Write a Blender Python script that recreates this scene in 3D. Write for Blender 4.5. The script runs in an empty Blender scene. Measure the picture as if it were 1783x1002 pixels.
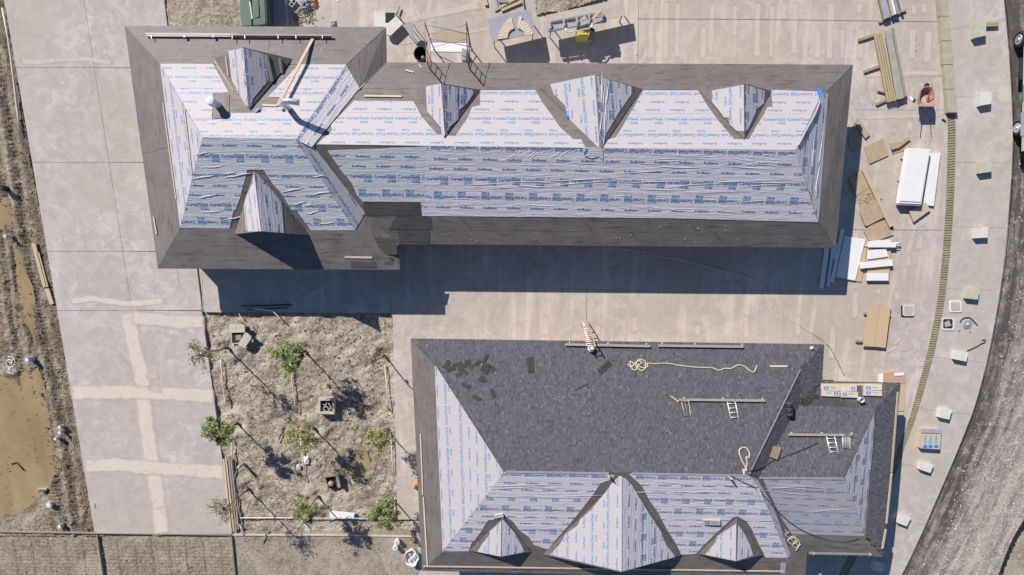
import bpy, bmesh, math, random
import numpy as np
from mathutils import Vector, noise
from mathutils.geometry import tessellate_polygon

random.seed(7)
S = bpy.context.scene
C = S.collection

# ------------------------------------------------------------------ camera
H = 35.0; F = 1050.0; CX = 891.5; NADIR = 480.0
TH = math.atan(F / 4900.0)
PPY = NADIR + F * math.tan(TH)
cam = bpy.data.cameras.new('camera')
cam.sensor_width = 36.0
cam.lens = F / 1783.0 * 36.0
cam.shift_x = 0.0
cam.shift_y = (PPY - 501.0) / 1783.0
cam.clip_end = 2000
cam_o = bpy.data.objects.new('camera', cam); C.objects.link(cam_o)
cam_o.location = (0, 0, H); cam_o.rotation_euler = (-TH, 0, 0)
S.camera = cam_o

# ------------------------------------------------------------------ light
SUN_EL = math.radians(35.0); SUN_AZ = math.radians(40.0)   # azimuth west of north
w = bpy.data.worlds.new('World'); S.world = w; w.use_nodes = True
nt = w.node_tree; bg = nt.nodes['Background']
sky = nt.nodes.new('ShaderNodeTexSky'); sky.sky_type = 'NISHITA'; sky.sun_disc = False
sky.sun_elevation = SUN_EL; sky.sun_rotation = -SUN_AZ
sky.air_density = 1.0; sky.dust_density = 0.0; sky.ozone_density = 5.0
nt.links.new(sky.outputs[0], bg.inputs[0]); bg.inputs[1].default_value = 0.075
sl = bpy.data.lights.new('sun', 'SUN'); sl.energy = 4.9; sl.angle = math.radians(0.5); sl.color = (1.0, 0.93, 0.86)
so = bpy.data.objects.new('sun', sl); C.objects.link(so)
sd = Vector((-math.sin(SUN_AZ) * math.cos(SUN_EL), math.cos(SUN_AZ) * math.cos(SUN_EL), math.sin(SUN_EL)))
so.rotation_euler = sd.to_track_quat('Z', 'Y').to_euler(); so.location = (-20, 25, 40)
S.view_settings.view_transform = 'Standard'; S.view_settings.look = 'None'
S.view_settings.exposure = 0.38; S.view_settings.gamma = 1.0
S.render.engine = 'CYCLES'

# ------------------------------------------------------------------ geometry helpers
UP = Vector((0, 0, 1)); CAMP = Vector((0, 0, H))
_c, _s = math.cos(TH), math.sin(TH)
def ray(px, py):
    x, y = (px - CX) / F, -(py - PPY) / F
    return Vector((x, y * _c - _s, -y * _s - _c))
def P(px, py, z=0.0):
    d = ray(px, py); return CAMP + d * ((z - H) / d.z)
def hit(px, py, pl, off=0.0):
    p0, n = pl; d = ray(px, py)
    q = p0 + n * off
    return CAMP + d * ((q - CAMP).dot(n) / d.dot(n))
def G(z=0.0): return (Vector((0, 0, z)), UP)
def plane3(a, b, c):
    n = (b - a).cross(c - a).normalized()
    if n.z < 0: n = -n
    return (a.copy(), n)

WL = {}
def thing(name, label, cat, loc, group=None):
    o = bpy.data.objects.new(name, None); C.objects.link(o); o.location = loc
    o.empty_display_size = 0.2
    WL[o.name] = Vector(loc)
    return tag(o, label, cat, group)
def tag(o, label=None, cat=None, group=None, kind=None):
    if label: o['label'] = label
    if cat: o['category'] = cat
    if group: o['group'] = group
    if kind: o['kind'] = kind
    return o
def obj(name, verts, faces, mat, parent=None, uv=None, smooth=False, col=None):
    verts = [Vector(v) for v in verts]
    mn = Vector((min(v.x for v in verts), min(v.y for v in verts), min(v.z for v in verts)))
    mx = Vector((max(v.x for v in verts), max(v.y for v in verts), 0))
    c = Vector(((mn.x + mx.x) / 2, (mn.y + mx.y) / 2, mn.z))
    me = bpy.data.meshes.new(name)
    me.from_pydata([v - c for v in verts], [], faces)
    if uv is not None:
        l = me.uv_layers.new(name='UVMap')
        vi = np.zeros(len(me.loops), dtype=np.int32); me.loops.foreach_get('vertex_index', vi)
        l.data.foreach_set('uv', np.array(uv, dtype=np.float32)[vi].ravel())
    if col is not None:
        a = me.color_attributes.new('col', 'FLOAT_COLOR', 'POINT')
        cc = np.array([(x[0], x[1], x[2], 1.0) if isinstance(x, (tuple, list)) else (x, x, x, 1.0) for x in col], dtype=np.float32)
        a.data.foreach_set('color', cc.ravel())
    if smooth: me.polygons.foreach_set('use_smooth', [True] * len(me.polygons))
    me.materials.append(mat); me.update()
    o = bpy.data.objects.new(name, me); C.objects.link(o)
    o.location = c; WL[o.name] = c
    if parent is not None:
        o.parent = parent; o.location = c - WL[parent.name]
    return o
def frame_uv(pts, n, udir=None):
    if udir is None:
        L = [(pts[(i + 1) % len(pts)] - pts[i]) for i in range(len(pts))]
        udir = max(L, key=lambda q: q.length)
    u = (udir - n * udir.dot(n)).normalized(); v = n.cross(u)
    return u, v
def prism_v(name, top, n, t, mat, parent=None, udir=None):
    """solid plate: polygon 'top' (world points), thickness t down along n"""
    k = len(top)
    nn = Vector((0, 0, 0))
    for i in range(k): nn += (top[i] - top[0]).cross(top[(i + 1) % k] - top[0])
    if nn.dot(n) < 0: top = top[::-1]
    vs = list(top) + [p - n * t for p in top]
    fs = [tuple(range(k)), tuple(range(2 * k - 1, k - 1, -1))]
    fs += [(i, k + i, k + (i + 1) % k, (i + 1) % k) for i in range(k)]
    u, v = frame_uv(top, n, udir)
    ro = random.random() * 50
    return obj(name, vs, fs, mat, parent, uv=[(p.dot(u) + ro, p.dot(v) + ro * .37) for p in vs])
def prism(name, poly, pl, off, t, mat, parent=None, udir=None):
    """plate whose TOP polygon shows at pixels 'poly', lying 'off' above plane, t thick"""
    return prism_v(name, [hit(x, y, pl, off + t) for x, y in poly], pl[1], t, mat, parent, udir)
def board(name, a, b, wd, t, pl, mat, off=0.0, parent=None):
    A, B = hit(a[0], a[1], pl, off + t), hit(b[0], b[1], pl, off + t)
    n = pl[1]; d = (B - A).normalized(); s = n.cross(d) * (wd / 2)
    return prism_v(name, [A - s, B - s, B + s, A + s], n, t, mat, parent, d)
def box3(name, c, sx, sy, sz, rz, mat, parent=None):
    cr, sr = math.cos(rz), math.sin(rz)
    q = [Vector((c[0] + x * cr - y * sr, c[1] + x * sr + y * cr, c[2] + sz)) for x, y in ((-sx/2, -sy/2), (sx/2, -sy/2), (sx/2, sy/2), (-sx/2, sy/2))]
    return prism_v(name, q, UP, sz, mat, parent)
def tube_data(pts, r, seg=8, cap=True):
    vs, fs = [], []
    pts = [Vector(p) for p in pts]
    rr = r if isinstance(r, (list, tuple)) else [r] * len(pts)
    prev = None
    for i, p in enumerate(pts):
        d = (pts[min(i + 1, len(pts) - 1)] - pts[max(i - 1, 0)]).normalized()
        if prev is None:
            a = UP if abs(d.z) < .9 else Vector((1, 0, 0))
            x = d.cross(a).normalized()
        else:
            x = (prev - d * prev.dot(d)).normalized()
        prev = x; y = d.cross(x)
        for k in range(seg):
            t = 2 * math.pi * k / seg
            vs.append(p + (x * math.cos(t) + y * math.sin(t)) * rr[i])
    for i in range(len(pts) - 1):
        for k in range(seg):
            a, b = i * seg + k, i * seg + (k + 1) % seg
            fs.append((a, b, b + seg, a + seg))
    if cap:
        fs.append(tuple(range(seg - 1, -1, -1))); fs.append(tuple(range((len(pts) - 1) * seg, len(pts) * seg)))
    return vs, fs
def tube(name, pts, r, mat, parent=None, seg=8, smooth=True):
    vs, fs = tube_data(pts, r, seg)
    o = obj(name, vs, fs, mat, parent, smooth=False)
    if smooth:
        for p in o.data.polygons: p.use_smooth = len(p.vertices) == 4
    return o
def multi(name, parts, mat, parent=None, smooth=False):
    vs, fs = [], []
    for a, b in parts:
        k = len(vs); vs += list(a); fs += [tuple(i + k for i in f) for f in b]
    return obj(name, vs, fs, mat, parent, smooth=smooth)
def boxdata(c, sx, sy, sz, rz=0.0):
    cr, sr = math.cos(rz), math.sin(rz)
    vs = [Vector((c[0] + x * cr - y * sr, c[1] + x * sr + y * cr, c[2] + z)) for z in (0, sz) for x, y in ((-sx/2, -sy/2), (sx/2, -sy/2), (sx/2, sy/2), (-sx/2, sy/2))]
    return vs, [(3, 2, 1, 0), (4, 5, 6, 7), (0, 1, 5, 4), (1, 2, 6, 5), (2, 3, 7, 6), (3, 0, 4, 7)]
def lathe(name, base, prof, mat, parent=None, seg=20, axis=UP, smooth=True):
    ax = Vector(axis).normalized(); a = Vector((1, 0, 0)) if abs(ax.x) < .9 else Vector((0, 1, 0))
    x = (a - ax * a.dot(ax)).normalized(); y = ax.cross(x); base = Vector(base)
    vs = [base + ax * z + (x * math.cos(2*math.pi*k/seg) + y * math.sin(2*math.pi*k/seg)) * r for r, z in prof for k in range(seg)]
    fs = [(i*seg + k, i*seg + (k+1) % seg, (i+1)*seg + (k+1) % seg, (i+1)*seg + k) for i in range(len(prof)-1) for k in range(seg)]
    fs += [tuple(range(seg - 1, -1, -1)), tuple(range((len(prof)-1)*seg, len(prof)*seg))]
    o = obj(name, vs, fs, mat, parent)
    if smooth:
        for p in o.data.polygons: p.use_smooth = False
    return o
def inpoly(x, y, poly):
    r = False; j = len(poly) - 1
    for i in range(len(poly)):
        xi, yi = poly[i]; xj, yj = poly[j]
        if (yi > y) != (yj > y) and x < (xj - xi) * (y - yi) / (yj - yi) + xi: r = not r
        j = i
    return r
def inpoly_np(X, Y, poly):
    r = np.zeros(X.shape, bool); j = len(poly) - 1
    for i in range(len(poly)):
        xi, yi = poly[i]; xj, yj = poly[j]
        if yi != yj:
            r ^= ((yi > Y) != (yj > Y)) & (X < (xj - xi) * (Y - yi) / (yj - yi) + xi)
        j = i
    return r
def catmull(pts, k=6):
    pts = [Vector(p) for p in pts]; out = []
    for i in range(len(pts) - 1):
        p0, p1, p2, p3 = pts[max(i-1, 0)], pts[i], pts[i+1], pts[min(i+2, len(pts)-1)]
        for j in range(k):
            t = j / k
            out.append(0.5 * ((2*p1) + (p2-p0)*t + (2*p0-5*p1+4*p2-p3)*t*t + (3*p1-p0-3*p2+p3)*t**3))
    out.append(pts[-1]); return out
def jag(poly, amp=2.0, step=14):
    out = []
    for i in range(len(poly)):
        a, b = poly[i], poly[(i + 1) % len(poly)]
        L = math.hypot(b[0]-a[0], b[1]-a[1]); k = max(1, int(L / step))
        for j in range(k):
            t = j / k; e = amp if j else 0
            out.append((a[0] + (b[0]-a[0])*t + random.uniform(-e, e), a[1] + (b[1]-a[1])*t + random.uniform(-e, e)))
    return out

# ------------------------------------------------------------------ materials
class NB:
    def __init__(s, name):
        s.m = bpy.data.materials.new(name); s.m.use_nodes = True
        s.t = s.m.node_tree; s.b = s.t.nodes['Principled BSDF']; s.out = s.t.nodes['Material Output']
    def n(s, k, **kw):
        x = s.t.nodes.new(k)
        for a, v in kw.items(): setattr(x, a, v)
        return x
    def l(s, a, b): s.t.links.new(a, b)
    def set(s, sock, v):
        if hasattr(v, 'is_output') or isinstance(v, bpy.types.NodeSocket): s.l(v, sock)
        else: sock.default_value = v
    def pos(s): return s.n('ShaderNodeNewGeometry').outputs['Position']
    def uv(s): return s.n('ShaderNodeUVMap').outputs[0]
    def attr(s, nm='col'): return s.n('ShaderNodeAttribute', attribute_name=nm).outputs['Color']
    def mapv(s, v, scale=(1, 1, 1), loc=(0, 0, 0), rot=(0, 0, 0)):
        x = s.n('ShaderNodeMapping'); s.l(v, x.inputs[0]); x.inputs['Scale'].default_value = scale
        x.inputs['Location'].default_value = loc; x.inputs['Rotation'].default_value = rot; return x.outputs[0]
    def noise(s, v, sc, det=4, ro=.55, dist=0):
        x = s.n('ShaderNodeTexNoise'); s.l(v, x.inputs['Vector']); x.inputs['Scale'].default_value = sc
        x.inputs['Detail'].default_value = det; x.inputs['Roughness'].default_value = ro
        x.inputs['Distortion'].default_value = dist; return x.outputs[0]
    def ramp(s, f, a, b, ca=(0, 0, 0, 1), cb=(1, 1, 1, 1)):
        x = s.n('ShaderNodeValToRGB'); s.l(f, x.inputs[0]); e = x.color_ramp.elements
        e[0].position = a; e[1].position = b; e[0].color = ca; e[1].color = cb; return x.outputs[0]
    def mix(s, f, a, b, mode='MIX'):
        x = s.n('ShaderNodeMix', data_type='RGBA', blend_type=mode)
        s.set(x.inputs[0], f); s.set(x.inputs[6], a); s.set(x.inputs[7], b); return x.outputs[2]
    def math(s, op, a, b=0.0):
        x = s.n('ShaderNodeMath', operation=op); s.set(x.inputs[0], a); s.set(x.inputs[1], b); return x.outputs[0]
    def bump(s, h, st, dist=.02):
        x = s.n('ShaderNodeBump'); s.l(h, x.inputs['Height']); x.inputs['Strength'].default_value = st
        x.inputs['Distance'].default_value = dist; s.l(x.outputs[0], s.b.inputs['Normal'])
    def col(s, c): s.set(s.b.inputs['Base Color'], c)
    def rough(s, r): s.set(s.b.inputs['Roughness'], r)
def c4(*a): return (a[0], a[1], a[2], 1.0) if len(a) == 3 else (a[0],) * 3 + (1.0,)

def plain(name, c, rough=.7, var=.15, sc=3.0, metal=0.0, bump=0.0):
    m = NB(name); p = m.pos()
    a = m.noise(p, sc, 5)
    lo = c4(*(x * (1 - var) for x in c)); hi = c4(*(min(1, x * (1 + var)) for x in c))
    m.col(m.ramp(a, .3, .7, lo, hi)); m.rough(rough); m.b.inputs['Metallic'].default_value = metal
    if bump: m.bump(m.noise(p, sc * 8, 4), bump)
    return m.m
def wood(name, c, dark=.55, sc=1.0, rough=.75):
    m = NB(name); u = m.uv()
    a = m.noise(m.mapv(u, (1.2 * sc, 22 * sc, 1)), 1.0, 5, .6, .3)
    b = m.noise(m.pos(), 1.7, 3)
    k = m.ramp(a, .25, .75, c4(*(x * dark for x in c)), c4(*c))
    m.col(m.mix(m.ramp(b, .35, .65), k, c4(*(x * .8 for x in c)), 'MIX'))
    m.rough(rough); m.bump(a, .3, .004); return m.m
def osb(name, c):
    m = NB(name); u = m.uv()
    a = m.noise(m.mapv(u, (14, 30, 1)), 1.0, 3, .6, .5); b = m.noise(m.mapv(u, (30, 12, 1)), 1.0, 3, .6, .5)
    m.col(m.mix(m.ramp(b, .4, .6), m.ramp(a, .3, .7, c4(*(x * .6 for x in c)), c4(*c)), c4(*(x * .85 for x in c))))
    m.rough(.75); m.bump(a, .3, .004); return m.m

def m_concrete(name, base, tint, streak=False):
    m = NB(name); p = m.pos()
    a = m.noise(p, .35, 6, .6, .4); b = m.noise(p, 1.3, 7, .68, .9); c = m.noise(p, 14, 4, .6); d = m.noise(p, .16, 4, .6, .5)
    wi = m.noise(m.mapv(p, (1, 1, 1), (7, 3, 0)), .7, 8, .62, 2.2); br = m.noise(m.mapv(p, (5, .8, 1)), 1.0, 6, .65, .4)
    col = m.ramp(a, .34, .66, c4(*(x * .93 for x in base)), c4(*(x * 1.03 for x in tint)))
    col = m.mix(m.ramp(b, .46, .60, c4(0), c4(.8)), col, c4(*(x * 1.2 for x in tint)))
    col = m.mix(m.ramp(b, .26, .44, c4(.7), c4(0)), col, c4(*(x * .80 for x in base)))
    col = m.mix(m.ramp(wi, .55, .63, c4(0), c4(.7)), col, c4(tint[0] * 1.32, tint[1] * 1.32, tint[2] * 1.34))
    col = m.mix(m.ramp(wi, .36, .43, c4(.35), c4(0)), col, c4(*(x * .7 for x in base)))
    col = m.mix(m.ramp(br, .55, .7, c4(0), c4(.3)), col, c4(*(x * .78 for x in base)))
    col = m.mix(.3, col, m.ramp(c, .3, .7, c4(*(x * .72 for x in base)), c4(*(x * 1.25 for x in tint))))
    col = m.mix(m.ramp(d, .42, .6, c4(0), c4(.6)), col, c4(base[0] * 1.02, base[1] * 1.0, base[2] * .88))
    if streak:
        e = m.noise(m.mapv(p, (1.6, .10, 1)), 1.0, 5, .6, .3)
        col = m.mix(m.ramp(m.math('MULTIPLY', e, m.ramp(m.noise(p, .25, 4, .6), .35, .6, c4(.75), c4(1.08))), .52, .64, c4(0), c4(.55)), col, c4(.60, .515, .45))
        col = m.mix(m.ramp(e, .34, .44, c4(.25), c4(0)), col, c4(.34, .305, .285))
    sp = m.noise(p, 9, 2, .5)
    col = m.mix(m.ramp(sp, .74, .78), col, c4(.14, .12, .1))
    m.col(col); m.rough(.85); m.bump(c, .25, .01); return m.m
def m_dirt(name, c1, c2, c3, bs=.6):
    m = NB(name); p = m.pos()
    a = m.noise(p, .8, 6, .65, .5); b = m.noise(p, 5, 6, .7, .3); c = m.noise(p, 20, 4, .7)
    col = m.ramp(a, .40, .60, c4(*c1), c4(*c2))
    a2 = m.noise(p, .45, 5, .65, 1.0); col = m.mix(m.ramp(a2, .5, .62, c4(0), c4(.7)), col, c4(*(x * 1.05 for x in c3)))
    col = m.mix(m.ramp(a2, .36, .46, c4(.55), c4(0)), col, c4(*(x * .72 for x in c1)))
    col = m.mix(m.ramp(b, .48, .64, c4(0), c4(.9)), col, c4(*c3))
    col = m.mix(m.ramp(b, .25, .42, c4(.75), c4(0)), col, c4(*(x * .55 for x in c1)))
    col = m.mix(m.ramp(c, .35, .6, c4(.45), c4(0)), col, c4(*(x * .6 for x in c1)))
    wf = m.n('ShaderNodeAttribute', attribute_name='col').outputs['Fac']
    wf = m.math('MULTIPLY', wf, m.ramp(m.noise(p, 2.5, 5, .7), .3, .6))
    col = m.mix(wf, col, c4(*(x * .42 for x in c1)))
    m.col(col); m.rough(.95)
    h = m.math('ADD', m.math('MULTIPLY', b, 1.5), m.math('MULTIPLY', c, .6)); m.bump(h, bs, .06); return m.m
def m_underlay(name, c, wrinkle=.5, sheen=.38):
    m = NB(name); u = m.uv(); p = m.pos()
    a = m.noise(m.mapv(u, (.35, 4.5, 1)), 1.0, 3, .5, .8)
    b = m.noise(m.mapv(u, (1.3, 9, 1), (3, 7, 0)), 1.0, 4, .6, 1.2)
    f = m.noise(p, 9, 4, .6)
    col = m.ramp(f, .3, .7, c4(*(x * .93 for x in c)), c4(*c))
    col = m.mix(m.ramp(m.noise(p, .5, 3), .35, .7, c4(0), c4(.5)), col, c4(c[0] * .93, c[1] * .97, c[2] * 1.03))
    m.col(col); m.rough(sheen)
    k = m.ramp(a, .47, .53); k2 = m.ramp(b, .45, .6)
    h = m.math('ADD', m.math('MULTIPLY', k, .6), m.math('MULTIPLY', k2, .35)); h = m.math('ADD', h, m.math('MULTIPLY', b, .5))
    m.bump(h, wrinkle, .03); return m.m
def m_membrane(name, c):
    m = NB(name); u = m.uv(); p = m.pos()
    a = m.noise(m.mapv(u, (.8, 7, 1)), 1.0, 5, .65, .3); b = m.noise(p, 1.1, 5, .6, .4); d = m.noise(m.mapv(u, (2.2, 11, 1), (5, 9, 0)), 1.0, 4, .6)
    col = m.ramp(b, .3, .7, c4(*(x * .82 for x in c)), c4(*(x * 1.15 for x in c)))
    col = m.mix(m.ramp(a, .53, .66, c4(0), c4(.8)), col, c4(*(x * .45 for x in c)))
    col = m.mix(m.ramp(d, .24, .4, c4(.5), c4(0)), col, c4(*(x * 1.5 for x in c)))
    m.col(col); m.rough(.62); m.bump(a, .35, .01); return m.m
def m_attr(name, rough=.85, bsc=25, bump=.4):
    m = NB(name); p = m.pos(); n = m.noise(p, bsc, 4, .6)
    m.col(m.mix(m.ramp(n, .3, .7, c4(.35), c4(0)), m.attr(), c4(0, 0, 0))); m.rough(rough); m.bump(n, bump, .01); return m.m
def m_stain(name, c, dens=.8):
    m = NB(name); p = m.pos()
    tr = m.n('ShaderNodeBsdfTransparent'); mx = m.n('ShaderNodeMixShader')
    n = m.noise(p, 2.2, 6, .65, .4); n2 = m.noise(p, .6, 3)
    f = m.math('MULTIPLY', m.n('ShaderNodeAttribute', attribute_name='col').outputs['Fac'], m.math('ADD', .35, n))
    f = m.math('MULTIPLY', m.ramp(f, .12, .8), dens)
    m.col(m.ramp(n2, .3, .7, c4(*(x * .92 for x in c)), c4(*c))); m.rough(.9)
    m.l(f, mx.inputs[0]); m.l(tr.outputs[0], mx.inputs[1]); m.l(m.b.outputs[0], mx.inputs[2]); m.l(mx.outputs[0], m.out.inputs[0])
    return m.m
def m_asphalt(name):
    m = NB(name); u = m.uv(); p = m.pos()
    st = m.noise(m.mapv(u, (.10, 1.1, 1)), 1.0, 5, .6, .6); st2 = m.noise(m.mapv(u, (.4, 2.6, 1)), 1.0, 6, .7, .4); f = m.noise(p, 12, 4, .7); g = m.noise(p, 2.2, 6, .75, .5); bl = m.noise(p, 6, 5, .75)
    sep = m.n('ShaderNodeSeparateXYZ'); m.l(u, sep.inputs[0])
    far = m.ramp(m.math('MULTIPLY', sep.outputs[1], .2), .14, .6)
    k = m.math('ADD', m.math('MULTIPLY', st, .7), m.math('MULTIPLY', far, .30))
    k = m.math('ADD', k, m.math('MULTIPLY', m.math('SUBTRACT', st2, .5), 1.0))
    k = m.math('ADD', k, m.math('MULTIPLY', m.math('SUBTRACT', g, .5), .8))
    col = m.ramp(k, .28, .80, c4(.08, .068, .062), c4(.50, .44, .38))
    col = m.mix(m.math('MULTIPLY', m.ramp(bl, .56, .68), m.ramp(k, .4, .6)), col, c4(.52, .47, .41))
    col = m.mix(m.ramp(f, .35, .6, c4(.45), c4(0)), col, c4(.05, .045, .042))
    m.col(col); m.rough(.9); m.bump(f, .5, .02); return m.m
def m_leaf(name, c):
    m = NB(name); m.col(m.attr()); m.rough(.6)
    return m.m

M = {}
M['drive'] = m_concrete('driveway_concrete', (.39, .350, .330), (.455, .412, .388))
M['plaza'] = m_concrete('plaza_concrete', (.39, .342, .315), (.45, .398, .362), True)
M['walk'] = m_concrete('sidewalk_concrete', (.40, .362, .335), (.445, .405, .372))
M['precast'] = plain('precast_concrete', (.46, .43, .345), .8, .1, 4, bump=.2)
M['precastw'] = plain('precast_concrete_pale', (.6, .57, .52), .8, .08, 4, bump=.2)
M['kerb'] = plain('precast_olive', (.37, .34, .255), .85, .14, 3, bump=.2)
M['dirt'] = m_dirt('garden_soil', (.27, .22, .16), (.42, .355, .27), (.58, .51, .41), 1.0)
M['mud'] = m_dirt('wet_mud', (.205, .155, .098), (.35, .285, .195), (.52, .46, .365), 1.1)
M['base'] = m_dirt('subgrade_soil', (.27, .225, .165), (.37, .32, .25), (.42, .37, .3), .7)
M['under'] = m_underlay('underlayment_sun_side', (.44, .405, .415), .2, .6)  # sheet copy for mostly sunlit slopes, base darkened to offset direct sun
M['under_s'] = m_underlay('underlayment_wrinkled_shade_side', (.62, .575, .585), .45, .42)  # same sheet for slopes turned from the sun: base lightened, stronger wrinkles
M['under_t'] = m_underlay('underlayment_teal_grey', (.54, .545, .545), .4, .42)  # teal-grey sheet tone on the left wing and west end
M['ink_p'] = plain('blue_ink_sun_side', (.15, .235, .37), .5, .12, 2)  # print ink lightened to carry the direct sun on the sunlit sheets
M['ink2_p'] = plain('pale_ink_sun_side', (.33, .385, .46), .5, .1, 2)  # colour block paled likewise for sheets in direct sun
M['membrane'] = m_membrane('membrane_felt', (.148, .127, .116))
M['ink'] = plain('blue_ink', (.085, .17, .36), .5, .12, 2)
M['ink2'] = plain('pale_blue_ink', (.27, .34, .44), .5, .12, 2)
M['shingle'] = m_attr('asphalt_shingle', .85, 30, .5)
M['shbase'] = plain('shingle_base', (.06, .058, .065), .9, .2, 4)
M['wall'] = plain('wall_sheathing', (.42, .4, .36), .85, .1)
M['fascia'] = wood('fascia_wood', (.36, .3, .24))
M['wood'] = wood('pine_board', (.62, .49, .33))
M['woodp'] = wood('pale_pine', (.68, .56, .42))
M['woodg'] = wood('weathered_board', (.36, .315, .26))
M['woody'] = wood('yellow_treated_lumber', (.55, .45, .26))
M['olive'] = wood('olive_timber', (.36, .33, .2))
M['osb'] = osb('oriented_strand_board', (.60, .45, .27))
M['osbr'] = osb('strand_board_red', (.55, .36, .24))
M['kraft'] = plain('kraft_paper', (.40, .30, .20), .8, .1, 5, bump=.15)
M['white'] = plain('white_sheet', (.72, .715, .70), .45, .03)
M['pvc'] = plain('white_pvc', (.56, .54, .52), .4, .06)
M['pvcg'] = plain('grey_pipe', (.42, .43, .45), .5, .1)
M['pipe'] = plain('dusty_irrigation_pipe', (.58, .52, .45), .6, .12)
M['steel'] = plain('galvanised_steel', (.55, .57, .62), .35, .1, metal=.6)
M['steelg'] = plain('grey_painted_steel', (.33, .34, .37), .5, .1)
M['alu'] = plain('aluminium', (.75, .73, .70), .4, .05, metal=.3)
M['black'] = plain('black_rubber', (.015, .015, .017), .6, .2)
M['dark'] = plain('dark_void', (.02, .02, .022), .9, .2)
M['red'] = plain('faded_red_paint', (.45, .24, .20), .5, .15)
M['orange'] = plain('orange_fibreglass', (.55, .25, .17), .5, .1)
M['brightorange'] = plain('orange_plastic', (.75, .28, .06), .5, .1)
M['blue'] = plain('blue_plastic', (.04, .20, .62), .4, .1)
M['teal'] = plain('teal_print', (.12, .42, .42), .5, .1)
M['yellow'] = plain('yellow_machine_paint', (.55, .47, .08), .45, .15)
M['green'] = plain('green_cabinet_paint', (.055, .11, .08), .5, .08)
M['lime'] = plain('green_vehicle_paint', (.08, .40, .08), .35, .05)
M['vwhite'] = plain('white_vehicle_paint', (.62, .64, .66), .3, .05)
M['glass'] = plain('dark_vehicle_glass', (.02, .03, .04), .08, .05)
M['rope'] = plain('pale_rope', (.52, .45, .31), .8, .1)
M['cable'] = plain('dark_cable', (.06, .055, .055), .6, .1)
M['wrap'] = plain('bundle_wrapper', (.52, .42, .32), .5, .08)
M['bark'] = plain('tree_bark', (.15, .115, .085), .9, .2, 8, bump=.4)
M['leaf'] = m_leaf('tree_leaf', (0, 0, 0))
M['twig'] = plain('dry_twig', (.13, .10, .075), .9, .15)
M['stone'] = m_attr('loose_stone', .9, 15, .2)
M['tan'] = plain('tan_arch_stone', (.64, .50, .39), .8, .1, 5)
M['slate'] = plain('blue_grey_board', (.30, .30, .34), .7, .06)
M['brick'] = plain('olive_brick', (.30, .265, .165), .85, .22, 1.7, bump=.2)
M['mortar'] = plain('brick_joint_sand', (.11, .095, .06), .95, .2)
M['joint'] = plain('joint_sealant', (.50, .46, .42), .8, .15)
M['jointd'] = plain('joint_dark_grout', (.27, .24, .22), .9, .15)  # darker grout tone for the finer seams
M['efflo'] = m_stain('cement_residue', (.66, .57, .49), .9)
M['efflo2'] = m_stain('faint_cement_residue', (.60, .52, .455), .85)
M['grime'] = m_stain('damp_grime', (.23, .20, .165), .55)
M['asphalt'] = m_asphalt('dusty_asphalt')
mw = NB('muddy_water'); _p = mw.pos()
mw.col(mw.ramp(mw.noise(mw.mapv(_p, (1, .5, 1)), .7, 5, .6, .6), .3, .7, c4(.26, .185, .09), c4(.36, .27, .145))); mw.rough(.12)
mw.bump(mw.noise(_p, 1.2, 2), .05, .01); M['water'] = mw.m

# ------------------------------------------------------------------ ground
def struct(o): o['kind'] = 'structure'; return o
gz = -.32
struct(obj('ground', [(-400, -400, gz), (400, -400, gz), (400, 400, gz), (-400, 400, gz)], [(0, 1, 2, 3)], M['base']))

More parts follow.
